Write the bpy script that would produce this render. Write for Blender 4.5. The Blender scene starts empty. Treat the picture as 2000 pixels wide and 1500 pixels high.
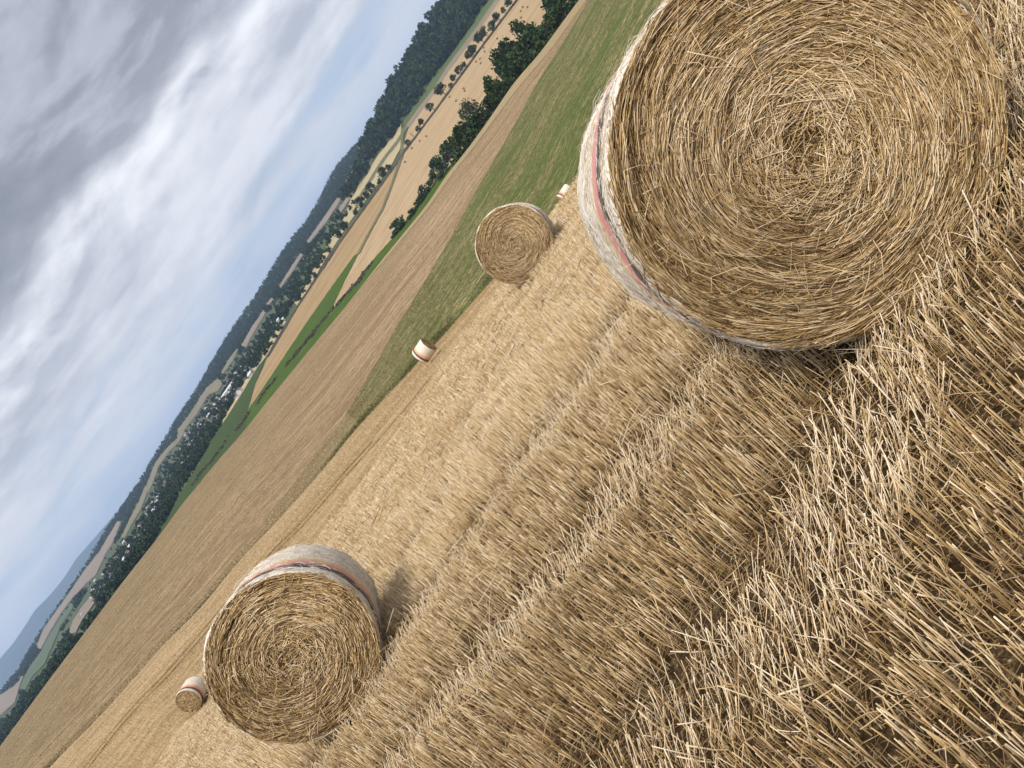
import bpy, math, random
import numpy as np
from mathutils import Vector, Matrix
from mathutils.bvhtree import BVHTree
from mathutils.geometry import delaunay_2d_cdt

random.seed(5)
rng = np.random.default_rng(11)
SC = bpy.context.scene
COL = SC.collection

# ------------------------------------------------------------------ the eye: a tilted hand-held camera
FOC = 1510.0                     # focal length in pixels of a 2000 px wide frame
PHI = math.radians(55.7)         # roll
CA, SA = math.cos(PHI), math.sin(PHI)
HZ = 486.0                       # true horizon above the axis
PITCH = math.atan(HZ / FOC)
CP, SP = math.cos(PITCH), math.sin(PITCH)
CAMZ = 1.45


def ab(x, y):                    # frame position -> level offsets right / up of the axis
    u = np.asarray(x, float) - 1000.0
    v = 750.0 - np.asarray(y, float)
    return CA * u + SA * v, -SA * u + CA * v


def ray(a, b):
    v = Vector((a / FOC, CP + b / FOC * SP, b / FOC * CP - SP))
    return v


def world(a, b, d):              # level offsets and depth -> metres
    a, b, d = np.broadcast_arrays(np.asarray(a, float), np.asarray(b, float), np.asarray(d, float))
    x = a / FOC * d
    y = b / FOC * d
    return np.stack([x, d * CP + y * SP, CAMZ + y * CP - d * SP], -1)


def local(x, y, d):              # right, up, depth in metres (level but pitched) -> world
    x, y, d = np.broadcast_arrays(np.asarray(x, float), np.asarray(y, float), np.asarray(d, float))
    return np.stack([x, d * CP + y * SP, CAMZ + y * CP - d * SP], -1)


UPV = np.array([0.0, SP, CP])    # the frame's level up axis in the world
FWD = np.array([0.0, CP, -SP])


# ------------------------------------------------------------------ object helpers
def link(o, parent=None):
    COL.objects.link(o)
    if parent is not None:
        o.parent = parent
    return o


def tag(o, label=None, cat=None, group=None, kind=None):
    if label: o['label'] = label
    if cat: o['category'] = cat
    if group: o['group'] = group
    if kind: o['kind'] = kind
    return o


def empty(name, loc=(0, 0, 0)):
    o = bpy.data.objects.new(name, None)
    o.empty_display_size = 0.2
    link(o)
    o.location = loc
    return o


def np_mesh(name, V, Fc, mat=None, smooth=False, attrs=None, mats=None, mat_idx=None):
    """V (n,3); Fc (m,k) or list of such arrays."""
    me = bpy.data.meshes.new(name)
    V = np.asarray(V, np.float32)
    if not isinstance(Fc, (list, tuple)):
        Fc = [Fc]
    Fc = [np.asarray(f, np.int32) for f in Fc if len(f)]
    loops = np.concatenate([f.ravel() for f in Fc])
    sizes = np.concatenate([np.full(len(f), f.shape[1], np.int32) for f in Fc])
    starts = np.concatenate([[0], np.cumsum(sizes)[:-1]]).astype(np.int32)
    me.vertices.add(len(V))
    me.vertices.foreach_set('co', V.ravel())
    me.loops.add(len(loops))
    me.loops.foreach_set('vertex_index', loops)
    me.polygons.add(len(sizes))
    me.polygons.foreach_set('loop_start', starts)
    me.update(calc_edges=True)
    if smooth:
        me.polygons.foreach_set('use_smooth', np.ones(len(sizes), bool))
    if attrs:
        for k, val in attrs.items():
            at = me.attributes.new(k, 'FLOAT', 'POINT')
            at.data.foreach_set('value', np.asarray(val, np.float32))
    if mat: me.materials.append(mat)
    if mats:
        for m in mats: me.materials.append(m)
        if mat_idx is not None:
            me.polygons.foreach_set('material_index', np.asarray(mat_idx, np.int32))
    me.update()
    return me


def obj(name, me, parent=None):
    o = bpy.data.objects.new(name, me)
    return link(o, parent)


def unit(v):
    return v / np.maximum(np.linalg.norm(v, axis=-1, keepdims=True), 1e-9)


def stalks(P, rad, tint, sides=4, taper=0.9):
    """P (n, rings, 3) centre lines -> prism tubes with end caps. returns V, [quads, caps], tint"""
    n, k, _ = P.shape
    t = unit(P[:, -1] - P[:, 0])
    ref = np.where(np.abs(t[:, 2:3]) < 0.8, np.array([[0., 0., 1.]]), np.array([[1., 0., 0.]]))
    e1 = unit(np.cross(t, ref))
    e2 = np.cross(t, e1)
    ang = np.arange(sides) / sides * 2 * math.pi
    ph = rng.uniform(0, 6.28, n)[:, None] + ang[None]
    ring = np.cos(ph)[..., None] * e1[:, None] + np.sin(ph)[..., None] * e2[:, None]       # n, s, 3
    tp = np.linspace(1.0, taper, k)
    V = P[:, :, None] + ring[:, None] * (rad[:, None, None, None] * tp[None, :, None, None])
    V = V.reshape(-1, 3)
    base = (np.arange(n) * k * sides)[:, None, None]
    r = np.arange(k - 1)[None, :, None] * sides
    s = np.arange(sides)[None, None]
    s2 = (s + 1) % sides
    q = np.stack([base + r + s, base + r + s2, base + r + sides + s2, base + r + sides + s], -1).reshape(-1, 4)
    cap = (np.arange(n) * k * sides)[:, None] + (k - 1) * sides + np.arange(sides)[None]
    return V, [q, cap], np.repeat(tint, k * sides)


class Joiner:
    def __init__(self): self.V, self.F, self.T, self.n = [], {}, [], 0

    def add(self, V, F, T):
        for f in F:
            self.F.setdefault(f.shape[1], []).append(f + self.n)
        self.V.append(V); self.T.append(np.broadcast_to(T, (len(V),))); self.n += len(V)

    def mesh(self, name, mat, smooth=True):
        return np_mesh(name, np.concatenate(self.V), [np.concatenate(v) for v in self.F.values()], mat, smooth,
                       {'tint': np.concatenate(self.T)})


# ------------------------------------------------------------------ materials
def new_mat(name):
    m = bpy.data.materials.new(name)
    m.use_nodes = True
    nt = m.node_tree
    b = nt.nodes['Principled BSDF']
    return m, nt, b


def N(nt, t, **kw):
    n = nt.nodes.new(t)
    for k, v in kw.items():
        if k in n.inputs: n.inputs[k].default_value = v
        else: setattr(n, k, v)
    return n


def ramp(nt, fac, stops):
    r = nt.nodes.new('ShaderNodeValToRGB')
    el = r.color_ramp.elements
    while len(el) < len(stops): el.new(0.5)
    for e, (p, c) in zip(el, stops):
        e.position = p
        e.color = (*c, 1) if len(c) == 3 else c
    nt.links.new(fac, r.inputs[0])
    return r.outputs[0]


def mixc(nt, fac, c1, c2, mode='MIX'):
    m = nt.nodes.new('ShaderNodeMix')
    m.data_type = 'RGBA'; m.blend_type = mode
    for sock, val in ((m.inputs[0], fac), (m.inputs[6], c1), (m.inputs[7], c2)):
        if isinstance(val, (int, float)): sock.default_value = val
        elif isinstance(val, tuple): sock.default_value = (*val, 1)
        else: nt.links.new(val, sock)
    return m.outputs[2]


def fmath(nt, op, a, b=None, c=None, clamp=False):
    m = nt.nodes.new('ShaderNodeMath'); m.operation = op; m.use_clamp = clamp
    for i, v in enumerate((a, b, c)):
        if v is None: continue
        if isinstance(v, (int, float)): m.inputs[i].default_value = v
        else: nt.links.new(v, m.inputs[i])
    return m.outputs[0]


def noise(nt, vec, scale, detail=4, rough=0.55, dist=0.0):
    n = N(nt, 'ShaderNodeTexNoise', Scale=scale, Detail=detail, Roughness=rough, Distortion=dist)
    if vec is not None: nt.links.new(vec, n.inputs['Vector'])
    return n.outputs['Fac']


def coords(nt, rot=0.0, scale=(1, 1, 1)):
    tc = nt.nodes.new('ShaderNodeTexCoord')
    mp = nt.nodes.new('ShaderNodeMapping')
    mp.vector_type = 'TEXTURE'
    mp.inputs['Rotation'].default_value = (0, 0, rot)
    mp.inputs['Scale'].default_value = scale
    nt.links.new(tc.outputs['Object'], mp.inputs['Vector'])
    return mp.outputs['Vector']


def bump(nt, b, h, strength=0.4, dist=0.02):
    bn = N(nt, 'ShaderNodeBump', Strength=strength, Distance=dist)
    nt.links.new(h, bn.inputs['Height'])
    nt.links.new(bn.outputs['Normal'], b.inputs['Normal'])


def mad0(nt, a, b, k=0.5):
    return fmath(nt, 'MULTIPLY_ADD', fmath(nt, 'SUBTRACT', b, 0.5), k * 1.6, fmath(nt, 'MULTIPLY_ADD', fmath(nt, 'SUBTRACT', a, 0.5), 1.1, 0.5))


def field_mat(name, cols, rot=0.0, streak=(30, 1.2), patch=14.0, speck=0.35, specks=0.5, bumpd=0.0, patchcol=None, patchamt=0.5):
    """cols: 3 colours dark -> light. streak: (length, width) in metres of the drill-row streaks."""
    m, nt, b = new_mat(name)
    v = coords(nt, rot, (streak[0], streak[1], 1))
    n1 = noise(nt, v, 1.0, 5, 0.6)
    v2 = coords(nt, rot, (speck * 2.2, speck, speck))
    n2 = noise(nt, v2, 1.0, 3, 0.6)
    v3 = coords(nt, rot, (patch * 7, patch * 0.7, patch))
    n3 = noise(nt, v3, 1.0, 4, 0.6, 0.6)
    s = fmath(nt, 'MULTIPLY_ADD', n2, specks, fmath(nt, 'MULTIPLY', n1, 1.0 - specks))
    c = ramp(nt, s, [(0.39, cols[0]), (0.5, cols[1]), (0.61, cols[2])])
    if patchcol:
        pf = ramp(nt, n3, [(0.45, (0, 0, 0)), (0.62, (patchamt,) * 3)])
        c = mixc(nt, pf, c, patchcol)
    nt.links.new(c, b.inputs['Base Color'])
    b.inputs['Roughness'].default_value = 0.9
    b.inputs['Specular IOR Level'].default_value = 0.1
    if bumpd: bump(nt, b, n2, 0.8, bumpd)
    return m


def tint_mat(name, stops, rough=0.6, spec=0.25, trans=0.0, nscale=0, namt=0.2, grey=None):
    m, nt, b = new_mat(name)
    at = nt.nodes.new('ShaderNodeAttribute'); at.attribute_name = 'tint'
    f = at.outputs['Fac']
    if nscale:
        tc = nt.nodes.new('ShaderNodeTexCoord')
        f = fmath(nt, 'MULTIPLY_ADD', fmath(nt, 'SUBTRACT', noise(nt, tc.outputs['Object'], nscale, 2), 0.5), namt, f)
    c = ramp(nt, f, stops)
    if grey:
        gn = ramp(nt, noise(nt, tc.outputs['Object'], 47.0, 1), [(0.42, (0, 0, 0)), (0.62, (0.75,) * 3)])
        c = mixc(nt, gn, c, mixc(nt, 1.0, c, grey, 'MULTIPLY'))
    nt.links.new(c, b.inputs['Base Color'])
    b.inputs['Roughness'].default_value = rough
    b.inputs['Specular IOR Level'].default_value = spec
    if trans:
        out = nt.nodes['Material Output']
        tr = nt.nodes.new('ShaderNodeBsdfTranslucent')
        nt.links.new(c, tr.inputs['Color'])
        mx = N(nt, 'ShaderNodeMixShader'); mx.inputs[0].default_value = trans
        nt.links.new(b.outputs[0], mx.inputs[1]); nt.links.new(tr.outputs[0], mx.inputs[2])
        nt.links.new(mx.outputs[0], out.inputs['Surface'])
    return m


STRAW = [(0.0, (0.05, 0.025, 0.008)), (0.22, (0.20, 0.115, 0.039)), (0.48, (0.44, 0.288, 0.121)), (0.72, (0.65, 0.468, 0.237)), (1.0, (0.88, 0.73, 0.51))]
M_STALK = tint_mat('stubble straw', STRAW, 0.5, 0.35, trans=0.18, nscale=30, namt=0.15, grey=(0.95, 0.97, 1.06))
BSTRAW = [(0.0, (0.045, 0.022, 0.006)), (0.25, (0.21, 0.118, 0.040)), (0.5, (0.43, 0.278, 0.112)), (0.75, (0.65, 0.46, 0.225)), (1.0, (0.86, 0.69, 0.45))]
M_BALE = tint_mat('baled straw', BSTRAW, 0.5, 0.3, trans=0.12, nscale=25, namt=0.15, grey=(0.97, 0.98, 1.04))
LEAF = [(0.0, (0.010, 0.020, 0.007)), (0.5, (0.028, 0.055, 0.014)), (1.0, (0.075, 0.115, 0.03))]
M_LEAF = tint_mat('tree foliage', LEAF, 0.7, 0.15, trans=0.15)
M_LEAF_PALE = tint_mat('pale tree foliage', [(0.0, (0.03, 0.038, 0.02)), (0.5, (0.075, 0.09, 0.048)), (1.0, (0.14, 0.15, 0.08))], 0.7, 0.15, trans=0.15)
M_LEAF_DEAD = tint_mat('dead tree twigs', [(0.0, (0.05, 0.04, 0.03)), (1.0, (0.16, 0.12, 0.09))], 0.8, 0.1)
M_WOODS = tint_mat('wood canopy', [(0.0, (0.010, 0.018, 0.008)), (0.5, (0.024, 0.044, 0.016)), (1.0, (0.055, 0.085, 0.028))], 0.8, 0.1)
M_GRASS = tint_mat('margin grass', [(0.0, (0.030, 0.045, 0.009)), (0.6, (0.085, 0.10, 0.024)), (1.0, (0.28, 0.22, 0.10))], 0.7, 0.15, trans=0.2)
M_BARK, _nt, _b = new_mat('tree bark')
_c = ramp(_nt, noise(_nt, coords(_nt, 0, (0.2, 0.2, 1)), 1.0, 4), [(0.3, (0.03, 0.022, 0.016)), (0.7, (0.09, 0.07, 0.05))])
_nt.links.new(_c, _b.inputs['Base Color']); _b.inputs['Roughness'].default_value = 0.9


# ------------------------------------------------------------------ lie of the land
def curve(pts, smooth=0):
    A, B = ab([p[0] for p in pts], [p[1] for p in pts])
    o = np.argsort(A)
    A, B = A[o], B[o]
    g_ = np.arange(A[0] - 60, A[-1] + 60, 4.0)
    b_ = np.interp(g_, A, B)
    if smooth:
        k_ = np.hanning(2 * smooth + 1); k_ /= k_.sum()
        b_ = np.convolve(np.pad(b_, smooth, mode='reflect', reflect_type='odd'), k_, 'valid')
    def f(a):
        return np.interp(a, g_, b_)
    return f


E0 = curve([(1160, 300), (1130, 342), (1098, 394), (1074, 424), (982, 557), (875, 700), (800, 812), (717, 925), (620, 1050), (400, 1386), (356, 1408), (300, 1496), (240, 1570)], 14)
E1 = curve([(1180, 240), (1120, 372), (1074, 432), (962, 548), (872, 650), (820, 705), (755, 775), (700, 832), (625, 925), (540, 1020), (470, 1092), (407, 1170), (376, 1204), (340, 1238), (312, 1266), (272, 1314), (224, 1368), (188, 1406), (140, 1454), (96, 1500), (0, 1600)], 14)
E2 = curve([(1150, 0), (1095, 90), (1059, 144), (990, 270), (945, 345), (888, 450), (830, 550), (775, 637), (720, 735), (672, 815), (600, 912), (526, 1008), (455, 1080), (394, 1158), (300, 1256), (258, 1302), (208, 1356), (126, 1440), (78, 1490), (-10, 1585)], 14)
E3 = curve([(1228, -120), (1131, 0), (1092, 53), (1054, 106), (1003, 162), (967, 217), (915, 290), (870, 345), (838, 396), (756, 496), (674, 600), (614, 672), (540, 762), (470, 850), (430, 894), (350, 992), (310, 1048), (240, 1136), (176, 1222), (144, 1264), (88, 1338), (0, 1458), (-90, 1580)], 14)
RIDGE = curve([(780, 150), (696, 276), (669, 306), (654, 324), (642, 345), (621, 387), (600, 424), (568, 462), (548, 490), (520, 536), (500, 570), (478, 602), (448, 644), (428, 676), (400, 724), (380, 762), (354, 796), (322, 850), (304, 880), (274, 930), (242, 978), (216, 1014), (200, 1040), (160, 1108), (140, 1138), (116, 1174), (92, 1208), (70, 1242), (52, 1272), (38, 1298), (0, 1348), (-60, 1436)])
FTOP = curve([(920, -120), (846, 0), (822, 39), (795, 81), (780, 105), (765, 138), (747, 159), (732, 195), (711, 249), (699, 279), (693, 312)])
MOUNT = [(330, 860), (228, 1000), (190, 1044), (164, 1074), (148, 1092), (128, 1124), (108, 1150), (92, 1168), (68, 1192), (48, 1224), (26, 1256), (0, 1286), (-40, 1345), (-80, 1420)]

H0, SL = 1.52, 0.16


def knots(a):
    """columns a (n,) -> D (n,k), Y (n,k) control profile; index of the named rows"""
    a = np.asarray(a, float)
    one = np.ones_like(a)
    b0 = E0(a) - 10.0
    D0 = H0 / (SL - b0 / FOC)
    b1 = E1(a)
    b2, b3 = E2(a), E3(a)
    D2 = np.interp(a, [-1150, -500, 0, 300, 600], [92, 100, 135, 170, 240])
    rows = [
        (-30 * one, (-H0 - SL * 30) * one, 1),
        (9 * one, (-H0 + SL * 9) * one, 1),
        (D0, b0, 0),
        (D0 + 6, b0 - 7, 0),
        (40 * one, np.minimum(b0 + 1, b1 - 14), 0),
        (78 * one, b1, 0),                                   # 5: field edge
        (D2, np.maximum(np.minimum(b2, b1 + np.interp(a, [-1200, -500, -300], [9, 11, 400])), b1 + 6), 0),                     # 6
        (330 * one, b3, 0),                                  # 7: crest of the big tan field
        (420 * one, b3 - 26, 0),
        (620 * one, np.minimum(b3 - 8, 412), 0),
        (1000 * one, np.interp(a, [-1150, -640, -300, 0, 352, 624, 900], [424, 420, 421, 430, 426, 416, 410]), 0),
        (1350 * one, np.interp(a, [-1100, -500, 0, 130, 400, 800], [440, 448, 452, 459, 459, 458]), 0),
        (1700 * one, np.interp(a, [-1100, -600, 0, 130, 187, 249, 371, 531, 800, 1500], [452, 456, 466, 470, 480, 500, 517, 528, 533, 520]), 0),
        (2500 * one, np.interp(a, [-1100, -800, -600, -300, 0, 200], [472, 470, 472, 482, 486, 490]), 0),
        (3200 * one, RIDGE(a) - 5, 0),
        (3700 * one, RIDGE(a) - 40, 0),
        (7000 * one, 468 * one, 0),
        (15500 * one, 481 * one, 0)]
    D = np.stack([r[0] for r in rows], -1)
    Y = np.stack([r[1] if r[2] else r[1] / FOC * r[0] for r in rows], -1)
    return D, Y


def ground(x, d):
    """height (level-up axis) of the land at lateral x and depth d"""
    x = np.atleast_1d(np.asarray(x, float)); d = np.atleast_1d(np.asarray(d, float))
    a = x / np.maximum(d, 10.0) * FOC
    D, Y = knots(a)
    k = np.clip((d[:, None] >= D).sum(1) - 1, 0, D.shape[1] - 2)
    i = np.arange(len(d))
    t = np.clip((d - D[i, k]) / (D[i, k + 1] - D[i, k]), -5, 1)
    y = Y[i, k] * (1 - t) + Y[i, k + 1] * t
    y = y + np.where(d < 60, 0.025 * np.sin(x * 1.7 + d * 0.6) * np.sin(d * 1.3 + 0.5), 0)
    return y


A_COLS = np.arange(-1900, 1901, 10.0)


def land_rows(seg):
    """seg: list of (knot i, knot j, n) -> grid of world points"""
    D, Y = knots(A_COLS)
    ds = []
    for i, j, n in seg:
        for t in np.linspace(0, 1, n, endpoint=False):
            ds.append(D[:, i] * (1 - t) + D[:, j] * t)
    ds.append(D[:, seg[-1][1]])
    ds = np.stack(ds)                                     # r, c
    X = A_COLS[None] / FOC * np.maximum(ds, 10.0)
    Yg = ground(X.ravel(), ds.ravel()).reshape(ds.shape)
    return local(X, Yg, ds)


def grid_mesh(name, G, mat):
    r, c, _ = G.shape
    i = np.arange(r * c).reshape(r, c)
    q = np.stack([i[:-1, :-1], i[:-1, 1:], i[1:, 1:], i[1:, :-1]], -1).reshape(-1, 4)
    return np_mesh(name, G.reshape(-1, 3), q, mat, True)


# near stubble soil
m, nt, b = new_mat('stubble soil with chaff')
v = coords(nt)
f1 = noise(nt, v, 34.0, 5, 0.7)
f2 = noise(nt, v, 2.2, 4, 0.6)
c_soil = ramp(nt, f1, [(0.44, (0.028, 0.018, 0.009)), (0.56, (0.065, 0.042, 0.022)), (0.64, (0.18, 0.125, 0.07)), (0.70, (0.58, 0.47, 0.33))])
vs = coords(nt, 0.03, (40, 1.5, 1))
vt = coords(nt, 0.03, (0.5, 0.16, 0.2))
f3 = fmath(nt, 'ADD', fmath(nt, 'MULTIPLY', noise(nt, vs, 1.0, 5, 0.6), 0.5), fmath(nt, 'MULTIPLY', noise(nt, vt, 1.0, 4, 0.65), 0.5))
c_far = ramp(nt, f3, [(0.40, (0.20, 0.135, 0.066)), (0.5, (0.30, 0.21, 0.11)), (0.60, (0.41, 0.30, 0.17))])
tc = nt.nodes.new('ShaderNodeTexCoord'); sx = nt.nodes.new('ShaderNodeSeparateXYZ')
nt.links.new(tc.outputs['Object'], sx.inputs[0])
far = fmath(nt, 'MULTIPLY_ADD', sx.outputs['Y'], 1 / 8.0, -17.0 / 8.0, True)
c = mixc(nt, far, c_soil, c_far)
nt.links.new(c, b.inputs['Base Color'])
b.inputs['Roughness'].default_value = 0.95; b.inputs['Specular IOR Level'].default_value = 0.05
bump(nt, b, f1, 0.7, 0.008)
M_SOIL = m

o = obj('stubble_field', grid_mesh('stubble_field', land_rows([(0, 1, 40), (1, 2, 26), (2, 3, 6), (3, 4, 10), (4, 5, 24)]), M_SOIL))
tag(o, kind='structure')

ROT_E2 = math.atan2(*(lambda p, q: (q[1] - p[1], q[0] - p[0]))(world(*(list(ab(720, 735)) + [125.])), world(*(list(ab(945, 345)) + [155.]))))
ROT_E3 = math.atan2(*(lambda p, q: (q[1] - p[1], q[0] - p[0]))(world(*(list(ab(540, 762)) + [330.])), world(*(list(ab(838, 396)) + [330.]))))

M_MEADOW = field_mat('mown meadow', [(0.062, 0.062, 0.018), (0.115, 0.106, 0.038), (0.29, 0.24, 0.11)], ROT_E2, (9, 0.8), 7.0, 0.5, 0.58,
                     patchcol=(0.055, 0.086, 0.012), patchamt=0.7)
nt = M_MEADOW.node_tree; b = nt.nodes['Principled BSDF']
_old = b.inputs['Base Color'].links[0].from_socket
_tc = nt.nodes.new('ShaderNodeTexCoord'); _sx = nt.nodes.new('ShaderNodeSeparateXYZ'); nt.links.new(_tc.outputs['Object'], _sx.inputs[0])
_dry = ramp(nt, mad0(nt, noise(nt, coords(nt, ROT_E2, (22, 0.8, 1)), 1.0, 5, 0.65), noise(nt, coords(nt, ROT_E2, (1.0, 0.45, 1)), 1.0, 3, 0.6)), [(0.36, (0.10, 0.085, 0.036)), (0.5, (0.19, 0.145, 0.07)), (0.64, (0.28, 0.21, 0.11))])
_side = fmath(nt, 'MULTIPLY_ADD', _sx.outputs['X'], -1 / 18.0, -0.05, True)      # the strip dries out towards its narrow end
nt.links.new(mixc(nt, fmath(nt, 'MULTIPLY', _side, 0.92), _old, _dry), b.inputs['Base Color'])
M_TAN = field_mat('dry harvested field', [(0.15, 0.098, 0.052), (0.26, 0.182, 0.098), (0.40, 0.30, 0.165)], ROT_E3 * 0.6, (38, 1.7), 8.0, 0.8, 0.55,
                  patchcol=(0.165, 0.098, 0.056), patchamt=0.75)
nt = M_TAN.node_tree; b = nt.nodes['Principled BSDF']
_old = b.inputs['Base Color'].links[0].from_socket
_tc = nt.nodes.new('ShaderNodeTexCoord'); _sx = nt.nodes.new('ShaderNodeSeparateXYZ'); nt.links.new(_tc.outputs['Object'], _sx.inputs[0])
_side = fmath(nt, 'MULTIPLY_ADD', _sx.outputs['X'], -1 / 110.0, 0.1, True)
_dry = ramp(nt, mad0(nt, noise(nt, coords(nt, ROT_E3 * 0.6, (60, 2.6, 1)), 1.0, 6, 0.65), noise(nt, coords(nt, ROT_E3 * 0.6, (1.6, 0.8, 1)), 1.0, 3, 0.6)), [(0.36, (0.105, 0.072, 0.034)), (0.5, (0.185, 0.135, 0.068)), (0.66, (0.27, 0.20, 0.10))])
nt.links.new(mixc(nt, fmath(nt, 'MULTIPLY', _side, 0.8), _old, _dry), b.inputs['Base Color'])
o = obj('meadow', grid_mesh('meadow', land_rows([(5, 6, 26)]), M_MEADOW)); tag(o, kind='structure')
_sel = (A_COLS > -20) & (A_COLS < 1900)
_D, _Y = knots(A_COLS[_sel])
_rows = []
for _t in np.linspace(0.0, 1.0, 6):
    _t0 = np.interp(A_COLS[_sel], [-20, 60, 400, 620, 760], [0.995, 0.90, 0.74, 0.35, 0.1])
    _tt = _t0 + (1.0 - _t0) * _t
    _d = _D[:, 6] * (1 - _tt) + _D[:, 7] * _tt
    _x = A_COLS[_sel] / FOC * _d
    _rows.append(local(_x, ground(_x, _d), _d) + [0, 0, 0.12])
VERGE_ROWS = np.stack(_rows)
o = obj('harvested_field', grid_mesh('harvested_field', land_rows([(6, 7, 40), (7, 8, 8)]), M_TAN)); tag(o, kind='structure')

M_VALE = field_mat('valley grass', [(0.035, 0.05, 0.022), (0.06, 0.078, 0.034), (0.10, 0.105, 0.055)], 0.1, (120, 14), 60.0, 3.0, 0.3)
G_far = land_rows([(8, 9, 10), (9, 10, 40), (10, 11, 30), (11, 12, 30), (12, 13, 24), (13, 14, 30), (14, 15, 6), (15, 16, 8), (16, 17, 6)])
me_far = grid_mesh('terrain', G_far, M_VALE)
o = obj('terrain', me_far); tag(o, kind='structure')
BVH = BVHTree.FromPolygons([tuple(p) for p in G_far.reshape(-1, 3).tolist()], [tuple(p.vertices) for p in me_far.polygons])
EYE = Vector((0, 0, CAMZ))


def hit(x, y):
    a, b_ = ab(x, y)
    r = ray(float(a), float(b_)).normalized()
    loc, nrm, idx, dist = BVH.ray_cast(EYE, r, 30000)
    return loc


def inpoly(P, poly):
    x, y = P[:, 0], P[:, 1]
    res = np.zeros(len(P), bool)
    n = len(poly)
    for i in range(n):
        x1, y1 = poly[i]; x2, y2 = poly[(i + 1) % n]
        c = ((y1 > y) != (y2 > y)) & (x < (x2 - x1) * (y - y1) / ((y2 - y1) if y2 != y1 else 1e-9) + x1)
        res ^= c
    return res


def drape(name, poly, mat, lift=0.4, step=6.0):
    """a field as a sheet lying on the land; poly is its outline"""
    pts = []
    n = len(poly)
    for i in range(n):
        p, q = np.array(poly[i], float), np.array(poly[(i + 1) % n], float)
        k = max(1, int(np.hypot(*(q - p)) / step))
        for t in range(k):
            pts.append(p + (q - p) * t / k + (rng.normal(0, 0.25, 2) if k > 1 else 0))
    pts = np.array(pts)
    nb = len(pts)
    lo, hi = pts.min(0), pts.max(0)
    gx, gy = np.meshgrid(np.arange(lo[0], hi[0], step), np.arange(lo[1], hi[1], step))
    g = np.stack([gx.ravel(), gy.ravel()], -1) + rng.uniform(-1, 1, (gx.size, 2)) * 0.2 * step
    g = g[inpoly(g, [tuple(p) for p in pts])] if len(g) else g
    allp = np.concatenate([pts, g]) if len(g) else pts
    vs, es, fs, *_ = delaunay_2d_cdt([Vector(p) for p in allp], [], [list(range(nb))], 1, 1e-4)
    V, ok = [], []
    for v in vs:
        h = hit(v.x, v.y)
        ok.append(h is not None)
        V.append(tuple(h + Vector((0, 0, lift))) if h is not None else (0, 0, 0))
    fs = [list(f) for f in fs if all(ok[i] for i in f)]
    if not fs: return None
    # drop faces that bridge a jump in depth
    good = []
    for f in fs:
        ys = [V[i][1] for i in f]
        if max(ys) - min(ys) < 400: good.append(f)
    me = bpy.data.meshes.new(name)
    me.from_pydata(V, [], good)
    me.update()
    for p in me.polygons:
        if p.normal.z < 0: p.flip()
    me.materials.append(mat)
    o = obj(name, me)
    tag(o, kind='structure')
    return o


M_T0 = field_mat('pale stubble', [(0.26, 0.178, 0.092), (0.325, 0.23, 0.125), (0.385, 0.285, 0.165)], 0.35, (160, 5), 40.0, 2.0, 0.25)
M_T1 = field_mat('golden stubble', [(0.215, 0.142, 0.066), (0.27, 0.182, 0.087), (0.325, 0.225, 0.112)], 0.5, (180, 6), 40.0, 2.0, 0.2)
M_G1 = field_mat('bright crop', [(0.032, 0.060, 0.003), (0.044, 0.078, 0.004), (0.058, 0.090, 0.007)], 0.35, (120, 6), 40.0, 2.0, 0.3)
M_G3 = field_mat('dark crop', [(0.027, 0.046, 0.008), (0.034, 0.056, 0.010), (0.046, 0.064, 0.014)], 0.35, (120, 6), 40.0, 2.0, 0.3)
M_PALE = field_mat('straw verge', [(0.27, 0.22, 0.115), (0.34, 0.28, 0.155), (0.41, 0.34, 0.20)], 0.2, (60, 4), 20.0, 2.0, 0.3)
M_GREY = field_mat('bare soil', [(0.14, 0.11, 0.08), (0.19, 0.15, 0.105), (0.25, 0.2, 0.14)], 0.2, (90, 4), 30.0, 2.0, 0.3)
M_OLIVE = field_mat('grass strip', [(0.045, 0.07, 0.022), (0.07, 0.10, 0.034), (0.11, 0.13, 0.05)], 0.2, (90, 4), 30.0, 2.0, 0.3)
M_TRACK = field_mat('grass track', [(0.075, 0.076, 0.034), (0.11, 0.106, 0.05), (0.16, 0.142, 0.075)], 0.2, (30, 3), 20.0, 2.0, 0.4)
M_FARM = field_mat('far meadow', [(0.12, 0.105, 0.062), (0.16, 0.138, 0.083), (0.2, 0.172, 0.105)], 0.1, (90, 9), 50.0, 4.0, 0.3)
M_FARP = field_mat('far stubble', [(0.15, 0.122, 0.092), (0.195, 0.157, 0.12), (0.24, 0.195, 0.152)], 0.1, (90, 9), 50.0, 4.0, 0.3)
M_FARG = field_mat('far green field', [(0.055, 0.08, 0.045), (0.075, 0.102, 0.056), (0.10, 0.125, 0.07)], 0.1, (90, 9), 50.0, 4.0, 0.3)
M_BANK = field_mat('dark roadside bank', [(0.035, 0.03, 0.018), (0.06, 0.05, 0.03), (0.10, 0.08, 0.05)], 0.1, (30, 4), 20.0, 2.0, 0.3)

M_VERGE = field_mat('dry verge', [(0.19, 0.145, 0.07), (0.27, 0.205, 0.105), (0.35, 0.27, 0.15)], ROT_E3, (14, 1.0), 8.0, 0.6, 0.5)
o = obj('field_verge', grid_mesh('field_verge', VERGE_ROWS, M_VERGE)); tag(o, kind='structure')
R1 = [(1040, -42), (1011, 0), (939, 96), (849, 219), (786, 303), (764, 336), (700, 424), (666, 472), (584, 596), (524, 698)]
FB = [(985, -42), (957, 0), (930, 39), (900, 81), (864, 129), (840, 168), (810, 207), (786, 240), (768, 270), (744, 300), (726, 327), (702, 366), (687, 390)]


def off(pts, k):                # shift a line down-slope of the frame by k px
    return [(x + SA * k, y + CA * k) for x, y in pts]


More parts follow.
